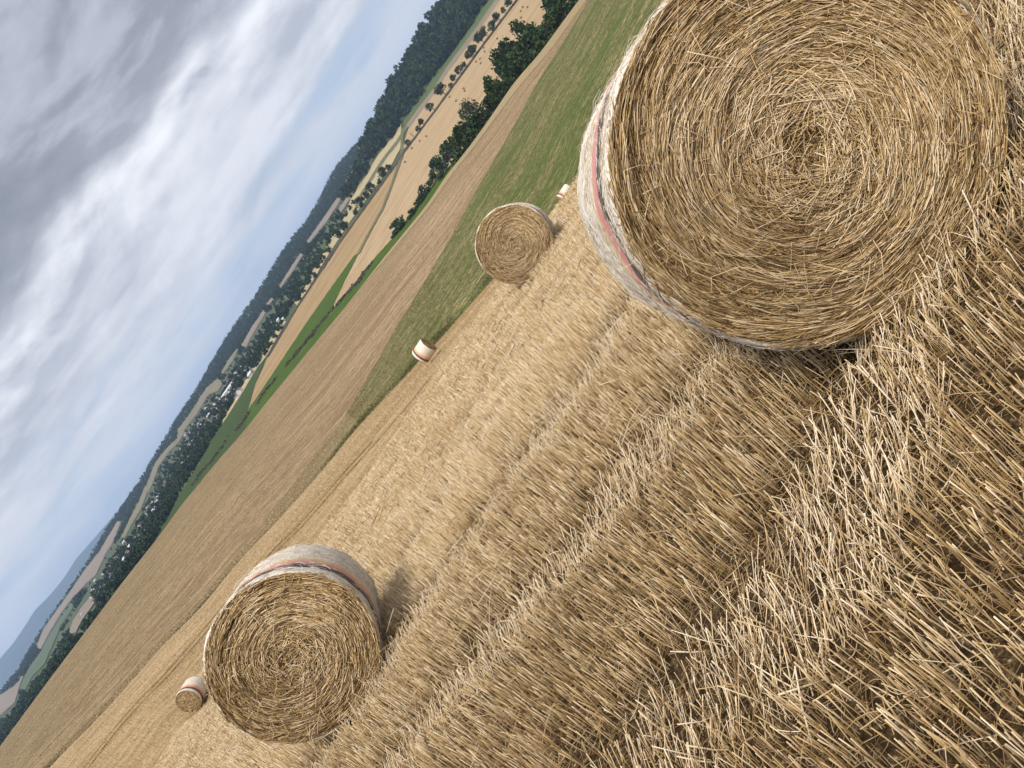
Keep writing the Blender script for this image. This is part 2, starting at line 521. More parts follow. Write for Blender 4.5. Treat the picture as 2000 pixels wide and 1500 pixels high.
drape('stubble_field', [(1040, -42), (1011, 0), (939, 96), (849, 219), (786, 303), (770, 350), (750, 404), (716, 466), (702, 494), (674, 550), (640, 622), (656, 600), (736, 500), (766, 468), (844, 364), (900, 304), (965, 222), (1056, 111), (1146, 3), (1180, -42)], M_T0)
drape('stubble_field', [(786, 303), (764, 336), (700, 424), (666, 472), (584, 596), (524, 698), (500, 750), (480, 808), (500, 780), (540, 720), (600, 630), (656, 550), (692, 500), (702, 494), (716, 466), (750, 404), (770, 350)], M_T1, 0.5)
drape('green_field', [(702, 495), (692, 500), (656, 550), (600, 630), (540, 720), (500, 780), (480, 808), (440, 880), (436, 898), (476, 856), (546, 768), (620, 678), (680, 606), (762, 502), (801, 455), (876, 350), (921, 290), (950, 250), (935, 262), (900, 304), (844, 364), (766, 468), (736, 500), (656, 600), (640, 622), (674, 550)], M_G1, 0.6)
drape('green_field', [(520, 698), (500, 724), (472, 770), (440, 820), (420, 850), (390, 906), (350, 970), (320, 1030), (308, 1052), (314, 1060), (356, 1002), (438, 902), (480, 852), (484, 806), (500, 750)], M_G3, 0.7)
drape('field_verge', [(560, 628), (524, 692), (500, 724), (474, 768), (436, 828), (432, 824), (468, 764), (496, 716), (516, 684), (550, 626)], M_PALE, 0.9, 4)
drape('stubble_field', off(FB[:8], 16) + [(783, 300), (849, 219), (939, 96), (1011, 0), (1040, -42)], M_T0, 0.5)
drape('bare_field', off(FB[:8], 8) + off(FB[:8], 17)[::-1], M_GREY, 0.8, 5)
drape('green_field', off(FB[:8], -3) + off(FB[:8], 9)[::-1], M_OLIVE, 0.9, 5)
drape('stubble_field', off(FB[7:], -2) + [(674, 424), (630, 496), (576, 592), (582, 598), (640, 502), (684, 434), (700, 412), (764, 326), (783, 290)], M_PALE, 0.8, 5)
drape('green_field', off(FB[7:], 9) + off(FB[7:], 15)[::-1], M_TRACK, 1.1, 4)
drape('grass_track', [(784, 250), (783, 303), (768, 350), (748, 404), (714, 466), (700, 496), (704, 497), (718, 468), (752, 406), (772, 352), (789, 306), (789, 250)], M_TRACK, 1.0, 4)
drape('field_road', off(R1, -1.6) + off(R1, 1.6)[::-1], M_BANK, 1.2, 5)
FAR_POLYS = [
    ('stubble_strip', [(698, 328), (676, 366), (672, 362), (692, 328)], M_FARP),
    ('stubble_strip', [(668, 388), (640, 432), (604, 476), (600, 472), (630, 430), (660, 386)], M_FARP),
    ('stubble_strip', [(696, 372), (668, 416), (662, 410), (690, 368)], M_FARP),
    ('green_strip', [(694, 346), (680, 372), (688, 372), (698, 352)], M_FARG),
    ('stubble_strip', [(594, 496), (572, 532), (548, 564), (546, 560), (568, 524), (588, 494)], M_FARP),
    ('stubble_strip', [(536, 584), (524, 598), (520, 594), (532, 582)], M_FARP),
    ('stubble_strip', [(522, 608), (500, 644), (482, 678), (472, 676), (492, 640), (516, 606)], M_FARP),
    ('hill_meadow', [(468, 680), (456, 704), (442, 724), (432, 736), (434, 726), (448, 702), (464, 680)], M_FARM),
    ('hill_meadow', [(428, 738), (436, 750), (428, 764), (410, 770), (396, 784), (388, 782), (404, 758)], M_FARM),
    ('hill_meadow', [(396, 772), (404, 778), (386, 808), (364, 836), (352, 848), (346, 842), (362, 822), (380, 796)], M_FARM),
    ('hill_meadow', [(352, 838), (362, 842), (350, 864), (330, 884), (310, 912), (300, 942), (292, 960), (282, 962), (292, 934), (304, 904), (326, 876), (346, 858)], M_FARM),
    ('hill_meadow', [(292, 952), (276, 996), (260, 1022), (246, 1050), (238, 1050), (256, 1010), (272, 980), (284, 950)], M_FARM),
    ('stubble_strip', [(230, 1018), (196, 1076), (166, 1114), (140, 1152), (112, 1192), (86, 1228), (72, 1262), (80, 1270), (96, 1238), (120, 1198), (144, 1166), (170, 1140), (188, 1124), (204, 1088), (220, 1062), (238, 1018)], M_FARP),
    ('green_strip', [(148, 1170), (122, 1204), (98, 1242), (80, 1274), (58, 1304), (40, 1344), (50, 1350), (64, 1322), (88, 1298), (104, 1262), (120, 1222), (142, 1190)], M_FARG),
    ('stubble_strip', [(180, 1164), (188, 1176), (162, 1212), (150, 1236), (134, 1242), (144, 1212), (160, 1188)], M_FARP),
    ('stubble_strip', [(52, 1306), (38, 1330), (26, 1342), (-12, 1366), (-12, 1402), (4, 1396), (30, 1372), (40, 1338)], M_FARP)]
for nm, poly, mt in FAR_POLYS:
    drape(nm, poly, mt, 1.6, 4)

# wheel tracks pressed into the far part of the stubble field
BVH_NEAR = None
def strip_on_field(name, line, width, mat, lift):
    P = []
    for i in range(len(line) - 1):
        for t in np.linspace(0, 1, 12, endpoint=False):
            P.append(np.array(line[i]) * (1 - t) + np.array(line[i + 1]) * t)
    P.append(np.array(line[-1]))
    A, B = ab([p[0] for p in P], [p[1] for p in P])
    pts = []
    for a, b_ in zip(A, B):
        ds = np.linspace(36, 77, 160)
        y = ground(a / FOC * ds, ds)
        k = np.argmin(np.abs(y - b_ / FOC * ds))
        pts.append(local(a / FOC * ds[k], y[k], ds[k]))
    pts = np.array(pts)
    ker = np.ones(9) / 9
    for c_ in range(3):
        pts[:, c_] = np.convolve(np.pad(pts[:, c_], 4, mode='edge'), ker, 'valid')
    t = unit(np.gradient(pts, axis=0)); t[:, 2] = 0; t = unit(t)
    side = np.stack([-t[:, 1], t[:, 0], np.zeros(len(t))], -1)
    V = np.concatenate([pts + side * width / 2, pts - side * width / 2]) + [0, 0, lift]
    n = len(pts); i = np.arange(n - 1)
    q = np.stack([i, i + n, i + n + 1, i + 1], -1)
    o = obj(name, np_mesh(name, V, q, mat)); tag(o, kind='structure')
    return pts


M_RUT = field_mat('rolled wheel track', [(0.13, 0.075, 0.03), (0.19, 0.115, 0.05), (0.26, 0.17, 0.08)], 0.0, (9, 0.5), 10.0, 0.3, 0.4)
RUT = [(855, 720), (808, 780), (740, 860), (680, 925), (600, 1020), (545, 1072), (470, 1155), (402, 1235), (350, 1297), (236, 1416), (176, 1496), (130, 1560)]
strip_on_field('wheel_track', RUT, 0.35, M_RUT, 0.05)
strip_on_field('wheel_track', off(RUT[2:], -7), 0.3, M_RUT, 0.05)

# far blue mountains
A, B = ab([p[0] for p in MOUNT], [p[1] for p in MOUNT])
o_ = np.argsort(A)
aa = np.linspace(-1900, A.max() + 60, 160)
bb = np.interp(aa, np.r_[A.min() - 260, A[o_]], np.r_[508, B[o_]])
rows_ = []
for t, dd in ((0.0, 10800), (0.35, 11300), (0.7, 11800), (1.0, 12400), (0.6, 13200), (0.0, 14500)):
    rows_.append(world(aa * 12400 / 12400, (472 + (bb - 472) * t), dd * np.ones_like(aa)))
M_MOUNT = field_mat('mountain woods', [(0.02, 0.032, 0.02), (0.03, 0.045, 0.028), (0.05, 0.065, 0.04)], 0, (600, 200), 300.0, 90.0, 0.5)
o = obj('mountains', grid_mesh('mountains', np.stack(rows_), M_MOUNT)); tag(o, kind='structure')


# ------------------------------------------------------------------ stubble
def ab_of(x, y, d):
    return x / d * FOC, y / d * FOC


BANDS = [lambda x: 2.42 + 0.36 * np.maximum(x, 0) - 0.1 * np.minimum(x, 0), lambda x: 4.15 - 0.2 * x, lambda x: 6.3 + 0 * x, lambda x: 8.5 + 0.02 * x,
         lambda x: 10.7 + 0 * x, lambda x: 13.0 - 0.03 * x, lambda x: 15.4 + 0 * x, lambda x: 17.9 + 0 * x, lambda x: 20.3 + 0 * x, lambda x: 22.8 + 0 * x]


def band_dist(x, d):
    return np.min(np.stack([np.abs(d - f(x)) for f in BANDS]), 0)


def vnoise(x, y, seed=0, cell=1.0):
    r = np.random.default_rng(seed).random((64, 64))
    x = x / cell; y = y / cell
    xi, yi = np.floor(x).astype(int), np.floor(y).astype(int)
    fx, fy = x - xi, y - yi
    fx = fx * fx * (3 - 2 * fx); fy = fy * fy * (3 - 2 * fy)
    g = lambda i, j: r[i % 64, j % 64]
    return (g(xi, yi) * (1 - fx) + g(xi + 1, yi) * fx) * (1 - fy) + (g(xi, yi + 1) * (1 - fx) + g(xi + 1, yi + 1) * fx) * fy


def strew(d0, d1, dens, amax=1330, side=1.5):
    """even random points over what the eye can see between two depths, and a step to either side"""
    k = amax / FOC
    n = int(dens * (k * (d1 * d1 - d0 * d0) + 2 * side * (d1 - d0)))
    d = np.zeros(0)
    while len(d) < n:
        c = rng.uniform(d0, d1, n)
        d = np.concatenate([d, c[rng.random(n) < (k * c + side) / (k * d1 + side)]])
    d = d[:n]
    return rng.uniform(-1, 1, n) * (k * d + side), d, n


def sow(d0, d1, dens, rad, sides, rings, lrow=0.135):
    x, d, area_n = strew(d0, d1, dens)
    # drill rows, slightly skew
    sk = d + 0.05 * x + 0.03 * np.sin(x * 0.9)
    row = np.round(sk / lrow) * lrow
    d = d + (row - sk) + rng.normal(0, 0.02, area_n)
    clump = vnoise(x * 14, d * 14, 3)
    keep = rng.random(area_n) < (0.68 + 0.42 * clump) * (0.75 + 0.5 * vnoise(x, d, 9, 0.7))
    bd = band_dist(x, d)
    gap = np.min(np.stack([np.abs(d - f(x) - 0.30) for f in BANDS]), 0)
    keep |= (bd < 0.22) & (rng.random(area_n) < 0.5) & (d < 7)
    keep &= ~((gap < 0.07) & (rng.random(area_n) < 0.65))
    b_lim = E0(x / np.maximum(d, 10) * FOC) - 10.0
    keep &= d < (H0 / (SL - b_lim / FOC) + 2.5)
    x, d, bd = x[keep], d[keep], bd[keep]
    n = len(x)
    y = ground(x, d)
    base = local(x, y - 0.01, d)
    inband = bd < np.where((d < 3.8) & (x > -0.6), 0.30, 0.19) + 0.12 * (vnoise(x, d, 21, 0.5) - 0.5) * 2
    L = np.where(inband, rng.normal(0.135, 0.035, n), rng.normal(0.160, 0.022, n))
    L = np.clip(L * (0.9 + 0.25 * vnoise(x, d, 33, 1.3)) * np.where(d > 9, 0.9, 1.0), 0.05, 0.26)
    L = np.where(rng.random(n) < 0.12, L * rng.uniform(0.35, 0.8, n), L)
    # lean: a little to the right everywhere, strongly to the right where wheels ran
    lx = np.where(inband, rng.normal(0.75, 0.38, n), rng.normal(0.09, 0.065, n))
    ly = np.where(inband, rng.normal(0.05, 0.35, n), rng.normal(0.0, 0.065, n))
    loose = rng.random(n) < 0.08
    lx = np.where(loose, rng.normal(0.1, 0.6, n), lx); ly = np.where(loose, rng.normal(0, 0.6, n), ly)
    up = np.array([0, 0.12, 0.99])
    dirv = unit(up[None] + lx[:, None] * np.array([1., 0, 0]) + ly[:, None] * np.array([0, 1., -0.17]))
    P = [base]
    bend = rng.normal(0, 0.03, (n, 3)) * L[:, None]
    for r in range(1, rings):
        t = r / (rings - 1)
        P.append(base + dirv * (L * t)[:, None] + bend * math.sin(t * math.pi))
    P = np.stack(P, 1)
    tint = np.clip(rng.normal(0.62, 0.20, n) + np.where(inband, 0.20, -0.02) + 0.09 * np.clip((d - 3) / 4, 0, 1) + 0.16 * (vnoise(x, d, 41, 0.6) - 0.5), 0.05, 1)
    rr = rad * np.clip(rng.normal(1.0, 0.28, n), 0.45, 1.7)
    return stalks(P, rr, tint, sides, 0.92)


J = Joiner()
J.add(*sow(0.25, 3.2, 1250, 0.00172, 5, 3))
J.add(*sow(3.2, 7.0, 1250, 0.0019, 4, 3))
J.add(*sow(7.0, 13.0, 1200, 0.0027, 3, 2))
J.add(*sow(13.0, 26.0, 620, 0.0042, 3, 2))


def tufts(dlo, dhi, n, rad, hgt, tint, sides=3, spread=0.3, patch=6.0, arange=(-1320, 760)):
    """scattered short stems between two depth lines given as functions of the column"""
    a = rng.uniform(arange[0], arange[1], n)
    lo_, hi_ = dlo(a), dhi(a)
    d = np.sqrt(rng.uniform(lo_ ** 2, hi_ ** 2))
    x = a / FOC * d
    keep = rng.random(n) < 0.25 + 1.1 * vnoise(x / 3, d, 61, patch)
    x, d = x[keep], d[keep]
    m = len(x)
    base = local(x, ground(x, d), d)
    h = hgt * rng.uniform(0.5, 1.4, m)
    dv = unit(np.stack([rng.normal(0.05, spread, m), rng.normal(0, spread, m), np.ones(m)], -1))
    P = np.stack([base, base + dv * h[:, None]], 1)
    return stalks(P, rad * rng.uniform(0.6, 1.4, m), np.clip(rng.normal(tint[0], tint[1], m) + 0.3 * (vnoise(x / 4, d, 62, patch) - 0.5), 0, 1), sides, 0.7)


_KD = lambda k: (lambda a: knots(a)[0][:, k])
J.add(*tufts(lambda a: 38 + 0 * a, lambda a: 77 + 0 * a, 90000, 0.008, 0.15, (0.58, 0.2)))
o = obj('stubble', J.mesh('stubble', M_STALK))
tag(o, 'short cut golden stubble standing in rows over the near field', 'stubble', kind='stuff')


def litter(d0, d1, dens, rad, Lm, rise, sides=3, tint=(0.55, 0.18), rings=3, curl=0.12):
    x, d, n = strew(d0, d1, dens)
    keep = d < (H0 / (SL - (E0(x / np.maximum(d, 10) * FOC) - 10.0) / FOC) + 1.0)
    x, d = x[keep], d[keep]; n = len(x)
    h = np.abs(rng.normal(0, rise, n))
    base = local(x, ground(x, d) + 0.004 + h, d)
    th = rng.uniform(0, 2 * math.pi, n)
    L = np.clip(rng.normal(Lm, Lm * 0.45, n), 0.02, 0.4)
    dv = unit(np.stack([np.cos(th), np.sin(th) , -0.16 * np.sin(th) + rng.normal(0, 0.16, n)], -1))
    sidev = unit(np.cross(dv, np.array([0, 0, 1.])))
    cu = rng.normal(0, curl, n)
    P = []
    for r in range(rings):
        t = r / (rings - 1) - 0.5
        P.append(base + dv * (L * t)[:, None] + sidev * (cu * L * (t * t - 0.25))[:, None] + np.array([0, 0, 1.])[None] * (np.abs(rng.normal(0, 0.05, n)) * L * (0.25 - t * t))[:, None])
    return stalks(np.stack(P, 1), rad * rng.uniform(0.6, 1.3, n), np.clip(rng.normal(tint[0], tint[1], n), 0, 1), sides, 0.8)


J = Joiner()
J.add(*litter(0.25, 4.0, 520, 0.0014, 0.06, 0.008, tint=(0.32, 0.22)))
J.add(*litter(0.25, 4.0, 34, 0.0019, 0.14, 0.05, tint=(0.85, 0.14)))
J.add(*litter(0.25, 4.0, 900, 0.0013, 0.065, 0.06, tint=(0.40, 0.22), rings=5, curl=1.8))
J.add(*litter(4.0, 9.0, 300, 0.0024, 0.10, 0.03, tint=(0.5, 0.2)))
J.add(*litter(4.0, 9.0, 30, 0.0026, 0.18, 0.12, tint=(0.8, 0.14)))
J.add(*litter(9.0, 24.0, 90, 0.0045, 0.16, 0.08, tint=(0.55, 0.2)))
def spill(px, r, vp, n, rad):
    d0 = BALE_R * FOC / r
    a, b_ = ab(*px)
    P0 = world(float(a), float(b_), d0)
    va, vb = ab(*vp)
    ax = np.array(ray(float(va), float(vb)).normalized())
    al = rng.uniform(-0.25, 1.45, n)
    sd = np.array([ax[1], -ax[0], 0]); sd /= np.linalg.norm(sd)
    off_ = rng.normal(0, 0.33, n)
    c = P0[None] + ax[None] * al[:, None] + sd[None] * off_[:, None]
    dd = c[:, 1] * CP - (c[:, 2] - CAMZ) * SP
    xx = c[:, 0]
    for _ in range(3):
        y = ground(xx, dd)
        q = local(xx, y, dd)
        dd = dd + (c[:, 1] - q[:, 1]) / CP
    base = local(xx, ground(xx, dd), dd) + np.array([0, 0, 1.]) * rng.uniform(0.01, 0.16, n)[:, None]
    th = rng.uniform(0, 6.283, n); L = rng.gamma(3.0, 0.045, n)
    dv = unit(np.stack([np.cos(th), np.sin(th), rng.normal(-0.05, 0.35, n)], -1))
    P = np.stack([base - dv * (L / 2)[:, None], base + rng.normal(0, 0.006, (n, 3)), base + dv * (L / 2)[:, None]], 1)
    return stalks(P, rad * rng.uniform(0.6, 1.3, n), np.clip(rng.normal(0.6, 0.22, n), 0, 1), 3, 0.8)


BALE_R = 0.70
J.add(*spill((1574, 292), 390, (1010, 490), 900, 0.0017))
J.add(*spill((574, 1284), 168, (738, 790), 900, 0.0019))
J.add(*spill((1004, 478), 77, (1151, 367), 600, 0.003))
o = obj('loose_straw', J.mesh('loose_straw', M_STALK))
tag(o, 'loose broken straws and chaff lying between the stubble', 'straw', kind='stuff')


# ------------------------------------------------------------------ bales
BR, BW = 0.70, 1.20


def net_material():
    m, nt, b = new_mat('bale net wrap')
    uv = nt.nodes.new('ShaderNodeUVMap')
    sep = nt.nodes.new('ShaderNodeSeparateXYZ'); nt.links.new(uv.outputs[0], sep.inputs[0])
    mp = nt.nodes.new('ShaderNodeMapping'); mp.vector_type = 'TEXTURE'
    mp.inputs['Scale'].default_value = (0.09, 0.012, 1); nt.links.new(uv.outputs[0], mp.inputs['Vector'])
    n1 = noise(nt, mp.outputs[0], 1.0, 4, 0.65)
    mp2 = nt.nodes.new('ShaderNodeMapping'); mp2.vector_type = 'TEXTURE'
    mp2.inputs['Scale'].default_value = (0.022, 0.007, 1); nt.links.new(uv.outputs[0], mp2.inputs['Vector'])
    n2 = noise(nt, mp2.outputs[0], 1.0, 3, 0.7)
    mp3 = nt.nodes.new('ShaderNodeMapping'); mp3.vector_type = 'TEXTURE'
    mp3.inputs['Scale'].default_value = (0.9, 0.2, 1); nt.links.new(uv.outputs[0], mp3.inputs['Vector'])
    n3 = noise(nt, mp3.outputs[0], 1.0, 4, 0.6)
    # wandering position across the width
    v = fmath(nt, 'ADD', sep.outputs['Y'], fmath(nt, 'MULTIPLY_ADD', n1, 0.05, fmath(nt, 'MULTIPLY_ADD', n3, 0.04, -0.045)))
    vv = fmath(nt, 'DIVIDE', v, BW)
    W_ = (0.84, 0.785, 0.70)
    thread = ramp(nt, vv, [(0.0, W_), (0.115, W_), (0.13, (0.035, 0.035, 0.042)), (0.225, (0.05, 0.048, 0.055)), (0.245, (0.64, 0.24, 0.23)), (0.325, (0.68, 0.33, 0.28)), (0.36, (0.72, 0.50, 0.23)), (0.44, (0.72, 0.57, 0.33)), (0.48, W_), (1.0, W_)])
    straw = ramp(nt, n2, [(0.3, (0.30, 0.20, 0.10)), (0.7, (0.66, 0.52, 0.33))])
    instripe = ramp(nt, vv, [(0.11, (0, 0, 0)), (0.14, (0.09,) * 3), (0.45, (0.09,) * 3), (0.49, (0, 0, 0))])
    cov = ramp(nt, fmath(nt, 'ADD', instripe, fmath(nt, 'ADD', fmath(nt, 'MULTIPLY', n1, 0.55), fmath(nt, 'MULTIPLY', n2, 0.45))), [(0.41, (0.05,) * 3), (0.48, (0.55,) * 3), (0.58, (0.95,) * 3)])
    c = mixc(nt, cov, straw, thread)
    nt.links.new(c, b.inputs['Base Color'])
    b.inputs['Roughness'].default_value = 0.6; b.inputs['Specular IOR Level'].default_value = 0.25
    bump(nt, b, fmath(nt, 'ADD', n1, n2), 0.8, 0.012)
    return m


M_NET = net_material()
M_FIBRE = tint_mat('net fibre', [(0.0, (0.40, 0.29, 0.15)), (0.3, (0.62, 0.50, 0.34)), (0.5, (0.76, 0.69, 0.59)), (1.0, (0.85, 0.82, 0.77))], 0.5, 0.3)
M_CORE, nt, b = new_mat('packed straw')
f1 = noise(nt, coords(nt), 60, 5, 0.7)
nt.links.new(ramp(nt, f1, [(0.35, (0.07, 0.038, 0.013)), (0.55, (0.20, 0.122, 0.045)), (0.7, (0.36, 0.24, 0.10))]), b.inputs['Base Color'])
b.inputs['Roughness'].default_value = 0.9
bump(nt, b, f1, 1.0, 0.02)


def wob(th, k=0):
    """gently uneven round: sag at the bottom (z down)"""
    r = 1 + 0.006 * np.sin(3 * th + 1.3 + k) + 0.005 * np.sin(5 * th + 0.4) + 0.003 * np.sin(11 * th + 2)
    return r


def make_face_straws(nst, rad, side, seed):
    """straws of one end face; side -1 = front (y=-W/2), +1 = back; returns stalks"""
    g = np.random.default_rng(seed)
    r = BR * np.sqrt(g.uniform(0, 1, nst)) * 0.985
    th = g.uniform(0, 2 * math.pi, nst)
    L = np.clip(g.gamma(2.6, 0.042, nst), 0.025, 0.34)
    core = np.clip((r / BR - 0.12) / 0.34, 0, 1)
    L = L * (0.5 + 0.5 * core)
    dev = g.normal(0, 0.10, nst) + g.normal(0, 1.0, nst) * (1 - core) * 0.9
    dev = np.where(g.random(nst) < 0.11, g.normal(0, 0.7, nst), dev) + 0.08
    swirl = vnoise(th * 3 + 9, r * 14, seed + 2) - 0.5
    dev = dev + swirl * 0.22
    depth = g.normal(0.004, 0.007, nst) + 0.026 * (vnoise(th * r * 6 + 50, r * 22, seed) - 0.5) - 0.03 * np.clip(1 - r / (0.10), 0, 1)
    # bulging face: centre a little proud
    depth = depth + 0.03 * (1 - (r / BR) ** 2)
    k = 4
    P = []
    cur = 1.0 / np.maximum(r, 0.12) * core
    tilt = g.normal(0, 0.10, nst) + 0.0
    c0 = np.stack([r * np.cos(th), r * np.sin(th)], -1)
    t0 = np.stack([-np.sin(th), np.cos(th)], -1)
    n0 = -np.stack([np.cos(th), np.sin(th)], -1)
    tt = t0 * np.cos(dev)[:, None] + n0 * np.sin(dev)[:, None]
    nn = -t0 * np.sin(dev)[:, None] + n0 * np.cos(dev)[:, None]
    for i in range(k):
        s = (i / (k - 1) - 0.5) * L
        p2 = c0 + tt * s[:, None] + nn * (0.5 * cur * s * s)[:, None] * 0.8
        y = depth + tilt * s
        P.append(np.stack([p2[:, 0], side * (BW / 2 + y), p2[:, 1]], -1))
    P = np.stack(P, 1)
    rmax = np.hypot(P[..., 0], P[..., 2]).max(1)
    ok = rmax < BR * 1.02
    tint = np.clip(g.normal(0.63, 0.21, nst) + 0.24 * (vnoise(th * r * 9, r * 30, seed + 7) - 0.5) + 6.0 * (depth - 0.02), 0.05, 1)  # deeper straws tinted darker: shade of the gaps put into the colour
    rr = rad * g.uniform(0.6, 1.3, nst)
    return stalks(P[ok], rr[ok], tint[ok], 3 if rad > 0.003 else 4, 0.85)


def core_mesh(nst, rad, seed):
    """packed straw body with both end faces full of coiled straws"""
    nth, prof = 96, []
    for r in (0.0, 0.15, 0.35, 0.55, 0.64, 0.685):
        prof.append((-(BW / 2) - 0.03 * (1 - (r / BR) ** 2) + 0.012, r))
    prof.append((-BW / 2 + 0.05, 0.692)); prof.append((BW / 2 - 0.05, 0.692))
    for r in (0.685, 0.64, 0.55, 0.35, 0.15, 0.0):
        prof.append(((BW / 2) + 0.03 * (1 - (r / BR) ** 2) - 0.012, r))
    th = np.arange(nth) / nth * 2 * math.pi
    V = np.stack([np.stack([r * wob(th) * np.cos(th), np.full(nth, y), r * wob(th) * np.sin(th)], -1) for y, r in prof])
    k = len(prof)
    V = V.reshape(-1, 3)
    i = np.arange(k - 1)[:, None] * nth + np.arange(nth)[None]
    j = np.arange(k - 1)[:, None] * nth + (np.arange(nth)[None] + 1) % nth
    q = np.stack([i, j, j + nth, i + nth], -1).reshape(-1, 4)
    Vs, Fs, Ts = [V], [q], [np.full(len(V), 0.2)]
    n = len(V); nq = len(q)
    quads, tris, mi = [q], [], [0] * len(q)
    J = Joiner(); J.add(V, [q], np.full(len(V), 0.2))
    for side in (-1, 1):
        J.add(*make_face_straws(nst if side < 0 else nst // 3, rad, side, seed + side))
    # straggling straws poking out of the front face
    g = np.random.default_rng(seed + 77)
    m = 260
    r = BR * np.sqrt(g.uniform(0, 0.66, m)); th2 = g.uniform(0, 6.283, m)
    b0 = np.stack([r * np.cos(th2), np.full(m, -BW / 2 - 0.02), r * np.sin(th2)], -1)
    dv = unit(np.stack([g.normal(0, 1, m), -np.abs(g.normal(0.12, 0.14, m)), g.normal(0, 1, m)], -1))
    L = g.uniform(0.05, 0.26, m)
    bend = g.normal(0, 0.02, (m, 3))
    P = np.stack([b0, b0 + dv * (L / 2)[:, None] + bend, b0 + dv * L[:, None] + bend * 0.6 - np.array([0, 0, 1.]) * (0.06 * L)[:, None]], 1)
    J.add(*stalks(P, rad * 0.85 * g.uniform(0.7, 1.2, m), np.clip(g.normal(0.78, 0.14, m), 0, 1), 4, 0.8))
    V = np.concatenate(J.V); F4 = [np.concatenate(v) for v in J.F.values()]
    me = np_mesh('straw_core', V, F4, None, True, {'tint': np.concatenate(J.T)}, [M_CORE, M_BALE])
    tot = len(me.polygons)
    idx = np.ones(tot, np.int32)
    key = list(J.F.keys())
    # body quads come first in the 4-list
    startq = 0
    for kk in key:
        if kk == 4: break
        startq += sum(len(f) for f in J.F[kk])
    idx[startq:startq + nq] = 0
    me.polygons.foreach_set('material_index', idx)
    return me


